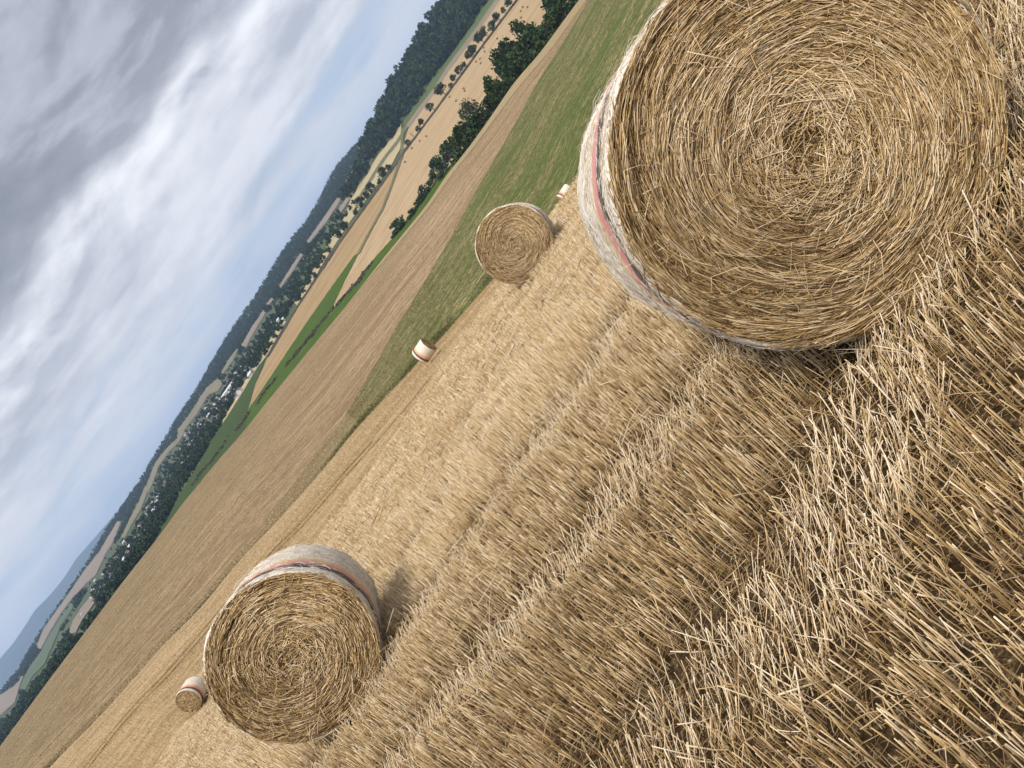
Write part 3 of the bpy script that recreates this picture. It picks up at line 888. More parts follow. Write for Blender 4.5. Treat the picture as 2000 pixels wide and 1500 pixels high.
def net_mesh(seed, fibres, frad):
    nth = 160
    prof = [(-0.592, 0.668), (-0.606, 0.682), (-0.600, 0.694), (-0.575, 0.7005)]
    ys = np.linspace(-0.54, 0.54, 15)
    prof += [(y, 0.703 + 0.003 * math.sin(y * 19)) for y in ys]
    prof += [(0.575, 0.7005), (0.600, 0.694), (0.606, 0.682), (0.592, 0.668)]
    th = np.arange(nth + 1) / nth * 2 * math.pi
    g = np.random.default_rng(seed)
    k = len(prof)
    V = np.zeros((k, nth + 1, 3)); UV = np.zeros((k, nth + 1, 2))
    for i, (y, r) in enumerate(prof):
        edge = 1.0 if 3 < i < k - 4 else 0.4
        wr = r * wob(th) + edge * 0.016 * (vnoise(th * 7, np.full_like(th, y * 9 + 30), seed) - 0.5) * np.sin(th / 2) ** 0.2
        wr[-1] = wr[0]
        dy = 0.012 * np.sin(th * 9 + 1) * np.sin(th * 2) if i == 0 or i == k - 1 else 0
        rr = wr + (0.012 * np.sin(th * 13 + seed) * np.sin(th * 5) if i in (0, k - 1) else 0)
        V[i] = np.stack([rr * np.cos(th), y + 0 * th, rr * np.sin(th)], -1)
        UV[i] = np.stack([th * BR, np.full_like(th, y + BW / 2)], -1)
    idx = np.arange(k * (nth + 1)).reshape(k, nth + 1)
    q = np.stack([idx[:-1, :-1], idx[:-1, 1:], idx[1:, 1:], idx[1:, :-1]], -1).reshape(-1, 4)
    V = V.reshape(-1, 3); UV = UV.reshape(-1, 2)
    J = Joiner(); J.add(V, [q], np.full(len(V), 0.5))
    # frayed net fibres and pulled straws around the wrap
    m = fibres
    t2 = g.uniform(0, 6.283, m); y2 = g.uniform(-0.6, 0.6, m)
    L = g.gamma(2.0, 0.02, m)
    rb = 0.706 + np.abs(g.normal(0, 0.004, m))
    ctr = np.stack([rb * np.cos(t2), y2, rb * np.sin(t2)], -1)
    tan = np.stack([-np.sin(t2), 0 * t2, np.cos(t2)], -1); rad_ = np.stack([np.cos(t2), 0 * t2, np.sin(t2)], -1)
    ax = np.array([[0, 1., 0]])
    dv = unit(tan * g.normal(0, 1, m)[:, None] + ax * g.normal(0, 0.45, m)[:, None] + rad_ * np.abs(g.normal(0.0, 0.06, m))[:, None])
    up = np.abs(g.normal(0, 0.12, m))[:, None] * L[:, None] * rad_
    P = np.stack([ctr - dv * (L / 2)[:, None], ctr + up, ctr + dv * (L / 2)[:, None] + up * g.uniform(-0.2, 0.9, m)[:, None]], 1)
    fr = np.hypot(P[..., 0], P[..., 2]); sc = np.maximum(1, 0.702 / fr)
    P[..., 0] *= sc; P[..., 2] *= sc
    J.add(*stalks(P, frad * g.uniform(0.5, 1.3, m), np.clip(g.normal(0.5, 0.35, m), 0, 1), 3, 0.7))
    m = fibres * 5
    t2 = g.uniform(0, 6.283, m); y2 = g.uniform(-0.585, 0.585, m)
    keep = ((y2 < -0.48) | (y2 > -0.06)) | (g.random(m) < 0.2)
    t2, y2 = t2[keep], y2[keep]; m = len(t2)
    L = g.gamma(2.5, 0.018, m)
    sl_ = g.normal(0, 0.28, m)
    P = []
    for k_ in (-0.5, 0.0, 0.5):
        tk = t2 + k_ * L * np.cos(sl_) / 0.703
        rk = 0.7035 * wob(tk) + 0.003 * vnoise(tk * 30, y2 * 40 + 60, seed + 4) + (0.002 if k_ == 0 else 0)
        P.append(np.stack([rk * np.cos(tk), y2 + k_ * L * np.sin(sl_), rk * np.sin(tk)], -1))
    J.add(*stalks(np.stack(P, 1), frad * g.uniform(0.6, 1.5, m), np.clip(g.normal(0.42, 0.38, m), 0, 1), 3, 0.8))
    me = np_mesh('net_wrap', np.concatenate(J.V), [np.concatenate(v) for v in J.F.values()], None, True, {'tint': np.concatenate(J.T)}, [M_NET, M_FIBRE])
    idx = np.ones(len(me.polygons), np.int32)
    st = 0
    for kk in J.F:
        if kk == 4: break
        st += sum(len(f) for f in J.F[kk])
    idx[st:st + len(q)] = 0
    me.polygons.foreach_set('material_index', idx)
    uvl = me.uv_layers.new(name='UVMap')
    li = np.zeros(len(me.loops), np.int32); me.loops.foreach_get('vertex_index', li)
    full = np.zeros((len(me.vertices), 2), np.float32); full[:len(UV)] = UV
    uvl.data.foreach_set('uv', full[li].ravel())
    return me


CORE_A, NET_A = core_mesh(30000, 0.00165, 100), net_mesh(3, 2400, 0.0010)
CORE_B, NET_B = core_mesh(9000, 0.0030, 200), net_mesh(5, 900, 0.0015)
CORE_C, NET_C = core_mesh(1500, 0.0075, 300), net_mesh(6, 150, 0.004)


def place_bale(center, axis, core, net, label, spin=0.0, sink=0.0):
    """center: middle of the bale; axis: pointing away through the bale"""
    axis = Vector(axis).normalized()
    up = Vector((0, 0.12, 0.99))
    zx = (up - axis * up.dot(axis)).normalized()
    xx = axis.cross(zx)
    R = Matrix((xx, axis, zx)).transposed().to_4x4()
    c = Vector(center) - zx * sink
    root = empty('round_bale')
    root.matrix_world = Matrix.Translation(c - zx * BR) @ R
    tag(root, label, 'straw bale', 'round straw bales on the stubble field')
    for nm, me in (('straw_core', core), ('net_wrap', net)):
        o = obj(nm, me, root)
        o.location = (0, 0, BR)
        o.rotation_euler = (0, spin, 0)
    return root


def bale_from_face(px, r, vp, *args, **kw):
    d = BR * FOC / r
    a, b_ = ab(*px)
    P = world(float(a), float(b_), d)
    va, vb = ab(*vp)
    ax = ray(float(va), float(vb)).normalized()
    return place_bale(Vector(P) + ax * (BW / 2), ax, *args, **kw)


bale_from_face((1574, 292), 390, (1010, 490), CORE_A, NET_A, 'largest straw bale nearest the viewer, its coiled end cut by the upper frame edge', 0.4)
bale_from_face((574, 1284), 168, (738, 790), CORE_B, NET_B, 'second largest straw bale, its white net banded black, red and yellow, beside a small bale', 2.1)
bale_from_face((1004, 478), 77, (1151, 367), CORE_B, NET_B, 'middle-sized straw bale seen end on, standing against the green meadow', 3.9)


def bale_far(px, d, yaw, label, spin):
    a, b_ = ab(*px)
    P = world(float(a), float(b_), d)
    ax = Vector((math.sin(yaw), math.cos(yaw), -0.17 * math.cos(yaw)))
    return place_bale(P, ax, CORE_C, NET_C, label, spin)


bale_far((829, 685), 57, math.radians(108), 'small straw bale lying side on at the field edge below the green meadow', 1.0)
bale_far((1108, 381), 65, math.radians(92), 'white end of a small bale half hidden by the field crest beside the largest bale', 2.0)
bale_far((376, 1356), 42, math.radians(12), 'small white-netted bale just behind the left-hand large bale', 0.2)

# ------------------------------------------------------------------ trees
def leaf_quads(g, centers, size):
    n = len(centers)
    nrm = unit(g.normal(0, 1, (n, 3)) + np.array([0, 0, 0.5]))
    e1 = unit(np.cross(nrm, g.normal(0, 1, (n, 3))))
    e2 = np.cross(nrm, e1)
    s = (size * g.uniform(0.6, 1.4, n))[:, None]
    V = np.stack([centers - e1 * s - e2 * s * 0.7, centers + e1 * s * 0.2 - e2 * s, centers + e1 * s + e2 * s * 0.5, centers - e1 * s * 0.3 + e2 * s], 1).reshape(-1, 3)
    q = np.arange(4 * n).reshape(n, 4)
    return V, q


def crown_arrays(seed, nleaf, size, shape=(0.42, 0.42, 0.40), cz=0.58, clumps=16, gap=0.75):
    g = np.random.default_rng(seed)
    cc = unit(g.normal(0, 1, (clumps, 3))) * (g.uniform(0.25, 0.85, clumps) ** 0.6)[:, None] * np.array(shape)
    cr = g.uniform(0.10, 0.20, clumps)
    k = g.integers(0, clumps, nleaf)
    P = cc[k] + unit(g.normal(0, 1, (nleaf, 3))) * (cr[k] * g.uniform(0.4, 1.0, nleaf) ** 0.5)[:, None]
    P[:, 2] = np.maximum(P[:, 2], -0.9 * shape[2])
    P[:, 2] += cz
    V, q = leaf_quads(g, P, size)
    ct = g.normal(0, 0.12, clumps)
    t = np.clip(0.5 + ct[k] + g.normal(0, 0.16, nleaf), 0, 1)
    return V, q, np.repeat(t, 4)


def trunk_mesh(seed, h=0.55):
    g = np.random.default_rng(seed)
    J = Joiner()
    P = np.array([[[0, 0, -0.03], [0.006, 0.004, 0.15], [0.0, 0.012, 0.33], [0.01, 0, h]]])
    J.add(*stalks(P, np.array([0.028]), np.array([0.5]), 7, 0.45))
    for i in range(7):
        th = g.uniform(0, 6.28); z = g.uniform(0.2, 0.5); l = g.uniform(0.15, 0.33)
        p0 = np.array([0.004, 0.006, z]); p1 = p0 + np.array([math.cos(th) * l * 0.5, math.sin(th) * l * 0.5, l * 0.35]); p2 = p0 + np.array([math.cos(th) * l, math.sin(th) * l, l * 0.9])
        J.add(*stalks(np.array([[p0, p1, p2]]), np.array([0.012]), np.array([0.5]), 5, 0.35))
    return J.mesh('trunk', M_BARK)


PROTO = []
for s, shp, cz, cl in ((1, (0.36, 0.36, 0.36), 0.60, 16), (2, (0.42, 0.40, 0.34), 0.58, 20), (3, (0.27, 0.27, 0.42), 0.55, 16), (4, (0.46, 0.42, 0.38), 0.52, 22)):
    V, q, t = crown_arrays(s, 1100, 0.032, shp, cz, cl)
    PROTO.append((np_mesh('crown', V, q, M_LEAF, False, {'tint': t}), trunk_mesh(s + 50)))
V, q, t = crown_arrays(9, 1500, 0.026, (0.42, 0.40, 0.42), 0.56, 30)
PALE = (np_mesh('crown', V, q, M_LEAF_PALE, False, {'tint': t}), trunk_mesh(77, 0.6))
V, q, t = crown_arrays(10, 150, 0.016, (0.34, 0.3, 0.36), 0.6, 14)
DEAD = (np_mesh('crown', V, q, M_LEAF_DEAD, False, {'tint': t}), trunk_mesh(78, 0.85))
V, q, t = crown_arrays(12, 900, 0.045, (0.55, 0.5, 0.48), 0.44, 20)
BUSH = (np_mesh('crown', V, q, M_LEAF, False, {'tint': t}), trunk_mesh(79, 0.4))


def tree(name, loc, h, w, proto, label, cat, group):
    r = empty(name, loc)
    r.rotation_euler = (0, 0, random.uniform(0, 6.28))
    r.scale = (w, w, h)
    tag(r, label, cat, group)
    obj('crown', proto[0], r)
    obj('trunk', proto[1], r)
    return r


ORD = ['first', 'second', 'third', 'fourth', 'fifth', 'sixth', 'seventh', 'eighth', 'ninth', 'tenth', 'eleventh', 'twelfth', 'thirteenth', 'fourteenth', 'fifteenth', 'sixteenth', 'seventeenth', 'eighteenth', 'nineteenth', 'twentieth'] + ['twenty-' + o for o in ['first', 'second', 'third', 'fourth', 'fifth', 'sixth', 'seventh', 'eighth', 'ninth']] + ['thirtieth'] + ['thirty-' + o for o in ['first', 'second', 'third', 'fourth', 'fifth', 'sixth', 'seventh', 'eighth', 'ninth']] + ['fortieth']


def C1(x, y, s): return (600 + 0.3 * x, 0.3 * y, 0.3 * s)
def C2(x, y, s): return (500 + 0.2 * x, 300 + 0.2 * y, 0.2 * s)
def C3(x, y, s): return (300 + 0.2 * x, 550 + 0.2 * y, 0.2 * s)


ROAD_TREES = [C1(*p) for p in [(1320, 20, 75), (1275, 72, 42), (1237, 120, 72), (1205, 175, 68), (1152, 220, 72), (1120, 255, 75), (1085, 330, 80), (1060, 360, 70), (1025, 430, 50), (990, 470, 66), (955, 512, 55), (935, 560, 38), (872, 597, 92), (805, 700, 66), (746, 800, 54), (725, 840, 42), (685, 880, 42), (660, 930, 48), (535, 1095, 54), (492, 1125, 74), (475, 1185, 42), (425, 1225, 80), (390, 1275, 60), (345, 1320, 80), (320, 1385, 48), (245, 1475, 74)]]
ROAD_TREES += [C2(*p) for p in [(870, 700, 85), (800, 780, 95), (710, 950, 85), (660, 1030, 105), (600, 1085, 90), (580, 1190, 66), (525, 1260, 62), (475, 1340, 74), (430, 1420, 62)]]
ROAD_TREES += [C3(*p) for p in [(1240, 450, 84), (1200, 540, 52), (1160, 600, 40)]]
RA, RB = ab([p[0] for p in R1], [p[1] for p in R1])
for i, (x, y, s) in enumerate(ROAD_TREES):
    s *= 1.15
    # foot of the tree on the road line, straight below the crown
    a, b_ = ab(x, y)
    br = float(np.interp(a, RA[::-1], RB[::-1]))
    bfoot = min(float(b_) - 0.35 * s, max(br + 1.5, float(b_) - 0.8 * s))
    r = ray(float(a), bfoot).normalized()
    loc, *_ = BVH.ray_cast(EYE, r, 30000)
    if loc is None: continue
    d = (loc - EYE).dot(Vector(FWD))
    h = (float(b_) + 0.52 * s - bfoot) / FOC * d
    w = s * 1.08 / FOC * d
    if i == 16:
        tree('tree', loc, h, w * 0.9, DEAD, 'bare brownish dying tree in the roadside row', 'tree', 'trees along the valley road')
    else:
        size = 'small' if s < 14 else ('large' if s > 21 else 'round')
        tree('tree', loc, h, w, PROTO[i % 4], f'{size} dark tree, {ORD[i]} along the valley road counting from the forest end', 'tree', 'trees along the valley road')

HEDGE = [C1(*p) for p in [(1790, -30, 150), (1700, 25, 150), (1540, 70, 150), (1625, 120, 150), (1470, 190, 150), (1335, 190, 95), (1400, 285, 150), (1275, 325, 105), (1325, 385, 140), (1210, 390, 110), (1250, 450, 130), (1310, 480, 120), (1180, 515, 115), (1225, 585, 130), (1150, 605, 100), (1190, 680, 110), (1040, 745, 125), (1120, 765, 100), (1060, 835, 110), (1000, 870, 110), (940, 935, 110), (985, 960, 80), (890, 1005, 110), (840, 1080, 90), (872, 1110, 80), (822, 1150, 66), (770, 1222, 82), (740, 1290, 58), (712, 1335, 46), (680, 1385, 42), (590, 1462, 84)]]
HEDGE += [C2(*p) for p in [(1510, 590, 76), (1420, 690, 70), (1345, 790, 60)]]
for i, (x, y, s) in enumerate(HEDGE):
    s *= 1.14 if i < 17 else 1.22
    a, b_ = float(ab(x, y)[0]), float(ab(x, y)[1])
    top = b_ + 0.52 * s
    depth = 352 + (22 * (i % 3)) + max(0, (b_ - float(E3(a)) - 22)) * 1.6
    xg = a / FOC * depth
    yg = float(ground(xg, depth)[0])
    h = top / FOC * depth - yg
    if h < 1.0: h = 1.0
    w = s * 1.35 / FOC * depth
    loc = local(xg, yg, depth)
    if i >= 21:                          # past the hedgerow end they stand beyond the green strip
        bfoot = b_ - 0.36 * s
        hit_, *_ = BVH.ray_cast(EYE, ray(a, bfoot).normalized(), 30000)
        if hit_ is not None:
            loc = hit_
            depth = (loc - EYE).dot(Vector(FWD))
            h = (top - bfoot) / FOC * depth
            w = s * 1.2 / FOC * depth
    if i == 16:
        tree('tree', loc, h, w * 1.05, PALE, 'airy grey-green tree rising above the dark hedgerow', 'tree', 'trees of the hedgerow behind the tan field')
    elif i >= 26:
        tree('shrub', loc, h, w, BUSH, f'low dark shrub, {ORD[i - 26]} past the hedgerow end towards the village', 'shrub', 'shrubs along the green strip')
    else:
        tree('tree', loc, h, w * 1.1, PROTO[(i * 3) % 4] if i % 2 else BUSH, f'dense dark hedgerow tree, {ORD[i]} counting down from the upper frame edge', 'tree', 'trees of the hedgerow behind the tan field')


# low brush along the ditch: clumps in a mesh of its own per stretch
def brush_line(name, line, hgt, label):
    P = []
    for i in range(len(line) - 1):
        n = max(2, int(np.hypot(line[i + 1][0] - line[i][0], line[i + 1][1] - line[i][1]) / 1.2))
        for t in np.linspace(0, 1, n, endpoint=False):
            P.append((line[i][0] * (1 - t) + line[i + 1][0] * t, line[i][1] * (1 - t) + line[i + 1][1] * t))
    J = Joiner()
    g = np.random.default_rng(len(P))
    for (x, y) in P:
        if g.random() < 0.3: continue
        x += g.normal(0, 1.2); y += g.normal(0, 1.2)
        h = hit(x, y)
        if h is None: continue
        k = int(g.uniform(6, 30))
        c = np.array(h) + g.normal(0, 1, (k, 3)) * np.array([1.6, 1.6, 0.2]) + np.array([0, 0, 0.4]) + np.array([0, 0, 1]) * (g.uniform(0, hgt, (k, 1)) * g.uniform(0.2, 1.2))
        V, q = leaf_quads(g, c, 0.55)
        J.add(V, [q], np.repeat(np.clip(g.normal(0.25, 0.2, k), 0, 1), 4))
    o = obj(name, J.mesh(name, M_LEAF_DEAD, False))
    tag(o, label, 'hedge', 'brush along the ditch')


brush_line('hedge', [(726, 516), (698, 554), (668, 586), (640, 618), (600, 668), (560, 716)], 1.6, 'longest dark brush line along the ditch between the green fields')
brush_line('hedge', [(542, 738), (520, 764), (502, 792)], 1.4, 'middle dark brush line along the ditch in the green field')
brush_line('hedge', [(488, 808), (474, 830), (466, 838)], 1.8, 'short thick brush clump at the tip of the tan wedge field')
brush_line('hedge', [(444, 862), (432, 878), (424, 890), (416, 900), (394, 924), (376, 952)], 1.4, 'dark brush line at the edge of the dark green field, nearest the village')


# ------------------------------------------------------------------ woods
def wood(name, polys, spacing_px, htree, proto_list, label, exclude=(), mat=M_WOODS, jitter=0.3, skip=None):
    cand = []
    for poly in polys:
        P = np.array(poly, float)
        lo, hi = P.min(0), P.max(0)
        n = int((hi[0] - lo[0]) * (hi[1] - lo[1]) / spacing_px ** 2 * 1.3)
        c = rng.uniform(lo, hi, (n, 2))
        cand.append(c[inpoly(c, poly)])
    c = np.concatenate(cand)
    J = Joiner()
    cnt = 0
    for x, y in c:
        if skip is not None and rng.random() < skip(x, y): continue
        h = hit(x, y)
        if h is None: continue
        d = (h - EYE).dot(Vector(FWD))
        ht = htree * rng.uniform(0.65, 1.25)
        pxh = ht / d * FOC
        pt = np.array([[x, y], [x - SA * pxh * 0.5, y - CA * pxh * 0.5], [x - SA * pxh * 0.9, y - CA * pxh * 0.9]])
        if any(inpoly(pt, e).any() for e in exclude): continue
        V, q, t = proto_list[cnt % len(proto_list)]
        th = rng.uniform(0, 6.28); cs, sn = math.cos(th), math.sin(th)
        w = ht * rng.uniform(0.75, 1.15)
        V2 = np.stack([(V[:, 0] * cs - V[:, 1] * sn) * w, (V[:, 0] * sn + V[:, 1] * cs) * w, V[:, 2] * ht], -1) + np.array(h)
        J.add(V2, [q], np.clip(t + rng.normal(0, 0.14), 0, 1))
        cnt += 1
    o = obj(name, J.mesh(name, mat, False))
    tag(o, label, 'wood', kind='stuff')
    print(name, cnt)
    return o


HI = [crown_arrays(200 + i, 190, 0.075, (0.38, 0.38, 0.46), 0.5, 12) for i in range(5)]
MID = [crown_arrays(220 + i, 70, 0.11, (0.38, 0.38, 0.42), 0.45, 9) for i in range(5)]
LO = [crown_arrays(240 + i, 34, 0.15, (0.38, 0.38, 0.42), 0.45, 7) for i in range(5)]

# the wooded hill on the right: between its foot and (a tree height below) its skyline
ftop_line = [(920, -120), (846, 0), (822, 39), (795, 81), (780, 105), (765, 138), (747, 159), (732, 195), (711, 249), (699, 279), (693, 316)]
hill_poly = off(ftop_line, 25) + [(690, 372)] + off(FB, 1)[::-1] + [(1060, -140)]
wood('forest', [hill_poly], 6.8, 25, HI, 'dense dark forest covering the low hill beside the valley')
ridge_line = [(696, 276), (669, 306), (654, 324), (642, 345), (621, 387), (600, 424), (568, 462), (548, 490), (520, 536), (500, 570), (478, 602), (448, 644), (428, 676), (400, 724), (380, 762), (354, 796), (322, 850), (304, 880), (274, 930), (242, 978), (216, 1014), (200, 1040), (160, 1108), (140, 1138), (116, 1174), (92, 1208), (70, 1242), (52, 1272), (38, 1298), (0, 1348), (-40, 1410)]
ridge_poly = off(ridge_line, 5.0) + [(-20, 1420), (30, 1370), (90, 1290), (150, 1190), (214, 1084), (242, 1040), (290, 960), (350, 862), (404, 790), (440, 738), (484, 676), (530, 606), (566, 556), (612, 486), (668, 404), (704, 340)]
EXC = [p for _, p, _ in FAR_POLYS]
wood('ridge_forest', [ridge_poly], 2.0, 10, LO, 'blue-green forest covering the long far ridge', exclude=EXC)
vale_poly = [(566, 610), (524, 690), (470, 762), (430, 838), (390, 904), (350, 968), (318, 1034), (300, 1062), (240, 1142), (176, 1228), (120, 1306), (88, 1344), (-10, 1474), (-10, 1410), (60, 1330), (100, 1290), (150, 1210), (200, 1130), (230, 1080), (262, 1020), (300, 950), (330, 890), (360, 850), (400, 800), (440, 750), (480, 690), (520, 630), (548, 590)]
vale2_poly = [(700, 390), (640, 486), (600, 564), (566, 610), (548, 592), (590, 512), (640, 432), (690, 370)]


def vale_skip(x, y):
    a, b_ = ab(x, y)
    lowb = max(float(E3(a)), 418 if a > -640 else 0)
    t = (b_ - lowb)
    return 0.0 if t < 12 else 0.6


wood('valley_woods', [vale_poly], 3.3, 10, MID, 'dark trees filling the valley floor around the village', exclude=EXC, skip=vale_skip)
wood('valley_woods', [vale2_poly], 5.5, 11, MID, 'dark trees behind the roadside row below the far ridge', exclude=EXC, skip=lambda x, y: 0.3)

# ------------------------------------------------------------------ grass along the field edge
def edge_grass(n):
    a = rng.uniform(-1300, 420, n)
    t = np.abs(rng.normal(0, 1, n)) * 3.0
    d = 78 + t - 0.5
    x = a / FOC * d
    dens = vnoise(x, d * 0 + 1, 5, 4.0) * np.interp(x, [-60, -25, 5], [0.62, 0.72, 1.0])
    keep = rng.random(n) < np.clip(dens * 1.5 - 0.25, 0.02, 1)
    x, d, dens = x[keep], d[keep], dens[keep]
    y = ground(x, d)
    base = local(x, y, d)
    m = len(x)
    h = np.clip(rng.normal(0.26, 0.12, m), 0.05, 0.6) * (0.3 + 0.9 * dens ** 1.5)
    dv = unit(np.stack([rng.normal(0.1, 0.3, m), rng.normal(0, 0.3, m), np.ones(m)], -1))
    P = np.stack([base, base + dv * (h * 0.6)[:, None], base + dv * h[:, None] + np.stack([rng.normal(0, 0.12, m), rng.normal(0, 0.12, m), -0.05 * np.ones(m)], -1)], 1)
    return stalks(P, rng.uniform(0.012, 0.03, m), np.clip(rng.normal(0.5, 0.28, m), 0, 1), 3, 0.3)


J = Joiner(); J.add(*edge_grass(26000))
o = obj('grass_margin', J.mesh('grass_margin', M_GRASS))
tag(o, 'dark uncut grass along the far edge of the stubble field', 'grass', kind='stuff')

J = Joiner()
J.add(*tufts(_KD(5), _KD(6), 40000, 0.022, 0.12, (0.60, 0.3), spread=0.5, patch=3.0, arange=(-230, 760)))
o = obj('meadow_grass', J.mesh('meadow_grass', M_GRASS))
tag(o, 'short tufted grass on the mown meadow strip', 'grass', kind='stuff')
M_DRY = tint_mat('dry stems', [(0.0, (0.10, 0.058, 0.029)), (0.5, (0.25, 0.172, 0.088)), (1.0, (0.48, 0.37, 0.215))], 0.7, 0.15)
J = Joiner()
J.add(*tufts(_KD(5), _KD(6), 26000, 0.025, 0.12, (0.50, 0.26), spread=0.5, patch=3.0, arange=(-1320, -180)))
J.add(*tufts(_KD(6), lambda a: 325 + 0 * a, 120000, 0.035, 0.16, (0.57, 0.26), spread=0.5, patch=5.0))
o = obj('dry_stems', J.mesh('dry_stems', M_DRY))
tag(o, 'dry stems and weeds left standing on the wide tan field', 'stubble', kind='stuff')

# ------------------------------------------------------------------ village
M_WALLS = []
for nm, c in (('white render', (0.66, 0.65, 0.64)), ('cream render', (0.5, 0.45, 0.38)), ('grey render', (0.4, 0.4, 0.4))):
    m, nt, b = new_mat(nm)
    nt.links.new(ramp(nt, noise(nt, coords(nt), 0.6, 4), [(0.3, tuple(x * 0.85 for x in c)), (0.7, c)]), b.inputs['Base Color'])
    b.inputs['Roughness'].default_value = 0.85
    M_WALLS.append(m)
M_ROOFS = []
for nm, c in (('red tile', (0.13, 0.075, 0.068)), ('brown tile', (0.10, 0.078, 0.072)), ('slate', (0.12, 0.12, 0.135)), ('pale sheet roof', (0.55, 0.55, 0.58))):
    m, nt, b = new_mat(nm)
    nt.links.new(ramp(nt, noise(nt, coords(nt), 2.5, 4), [(0.3, tuple(x * 0.75 for x in c)), (0.7, c)]), b.inputs['Base Color'])
    b.inputs['Roughness'].default_value = 0.8
    M_ROOFS.append(m)
M_PANE, nt, b = new_mat('window glass')
nt.links.new(ramp(nt, noise(nt, coords(nt), 1.0, 2), [(0.3, (0.03, 0.035, 0.045)), (0.7, (0.06, 0.07, 0.085))]), b.inputs['Base Color'])
b.inputs['Roughness'].default_value = 0.2


def house_meshes(w, l, h, rh, wm, rm):
    me = bpy.data.meshes.new('wall')
    V = [(-w / 2, -l / 2, -2), (w / 2, -l / 2, -2), (w / 2, l / 2, -2), (-w / 2, l / 2, -2), (-w / 2, -l / 2, h), (w / 2, -l / 2, h), (w / 2, l / 2, h), (-w / 2, l / 2, h), (0, -l / 2, h + rh), (0, l / 2, h + rh)]
    Fs = [(0, 1, 5, 8, 4), (1, 2, 6, 5), (2, 3, 7, 9, 6), (3, 0, 4, 7)]
    me.from_pydata(V, [], Fs); me.materials.append(wm); me.update()
    e, t = 0.5, 0.25
    k = rh / (w / 2)
    rf = bpy.data.meshes.new('roof')
    V, Fq = [], []
    for s in (-1, 1):
        n0 = len(V)
        x1 = s * (w / 2 + e)
        for y in (-l / 2 - e, l / 2 + e):
            V += [(0, y, h + rh + 0.03), (x1, y, h - e * k + 0.03), (x1, y, h - e * k + t + 0.03), (0, y, h + rh + t + 0.03)]
        a_ = n0
        Fq += [(a_, a_ + 1, a_ + 2, a_ + 3), (a_ + 4, a_ + 7, a_ + 6, a_ + 5), (a_ + 3, a_ + 2, a_ + 6, a_ + 7), (a_, a_ + 4, a_ + 5, a_ + 1), (a_ + 1, a_ + 5, a_ + 6, a_ + 2)]
    # chimney
    n0 = len(V)
    for (dx, dy) in ((-0.4, -0.4), (0.4, -0.4), (0.4, 0.4), (-0.4, 0.4)):
        V += [(dx + w * 0.15, dy + l * 0.2, h + rh * 0.5), (dx + w * 0.15, dy + l * 0.2, h + rh + 1.0)]
    for i in range(4):
        j = (i + 1) % 4
        Fq.append((n0 + 2 * i, n0 + 2 * j, n0 + 2 * j + 1, n0 + 2 * i + 1))
    Fq.append((n0 + 1, n0 + 3, n0 + 5, n0 + 7))
    rf.from_pydata(V, [], Fq); rf.materials.append(rm); rf.update()
    return me, rf


HOUSE_KINDS = []
for (w, l, h, rh, wi, ri, txt) in ((9, 12, 7.5, 3.0, 0, 0, 'tiny white house with a dark red roof in the valley village'), (9, 11, 7.5, 3.0, 0, 1, 'tiny white house with a brown roof in the valley village'),
                                   (10, 14, 6, 3.4, 1, 0, 'tiny cream house with a dark red roof in the valley village'), (9, 10, 7.5, 2.6, 0, 2, 'tiny white house with a slate roof in the valley village'),
                                   (10, 12, 6, 3.0, 2, 3, 'tiny grey house with a pale roof in the valley village')):
    HOUSE_KINDS.append((*house_meshes(w, l, h, rh, M_WALLS[wi], M_ROOFS[ri]), txt))
C4 = lambda x, y: (150 + 0.2 * x, 750 + 0.2 * y)
C5 = lambda x, y: (0.2 * x, 1000 + 0.2 * y)
HS = [C3(x, y, 0)[:2] for x, y in [(910, 720), (870, 780), (860, 830), (925, 860), (830, 870), (800, 900), (830, 945), (760, 970), (735, 990), (705, 1010), (790, 1000), (820, 1030), (770, 1040), (740, 1080), (700, 1060), (760, 1100), (680, 1130), (705, 1160), (735, 1170), (655, 1150), (620, 1190), (600, 1220), (640, 1240), (588, 1245), (665, 1255), (720, 1250), (550, 1290), (620, 1330), (645, 1310), (590, 1350), (530, 1390), (470, 1400), (450, 1430), (370, 1460), (340, 1490), (1235, 375), (1185, 450), (1105, 580), (780, 1065)]]
HS += [C4(x, y) for x, y in [(1120, 470), (1060, 490), (1080, 550), (1180, 530), (1110, 590), (1090, 630), (1140, 580), (1050, 605), (1210, 410), (1190, 440), (1000, 790), (1022, 770), (910, 890), (960, 870), (900, 920), (888, 950), (800, 1110), (770, 1150), (740, 1170), (790, 1140), (820, 1090), (830, 1220), (690, 1270), (740, 1210), (640, 1390), (610, 1430), (705, 1370), (725, 1390), (660, 1420), (690, 1460)]]
HS += [C5(x, y) for x, y in [(1390, 130), (1360, 180), (1425, 210), (1410, 270), (1378, 282), (1340, 330), (1280, 340), (1240, 330), (1160, 450), (1130, 462), (1300, 370), (1290, 420), (1240, 450), (1210, 472), (1110, 510), (1090, 540), (1070, 590), (1080, 640), (1060, 672), (1190, 600), (1170, 630), (1150, 652), (1130, 680), (1115, 705), (1010, 600), (990, 650), (930, 670), (930, 760), (970, 790), (1000, 770), (1010, 700), (1050, 780), (1030, 850), (990, 812), (900, 830), (922, 868), (850, 1100), (878, 1090), (640, 1400), (620, 1422), (590, 1470)]]
HS += [(x + random.gauss(0, 6), y + random.gauss(0, 9)) for (x, y) in HS[::1] if random.random() < 0.85]
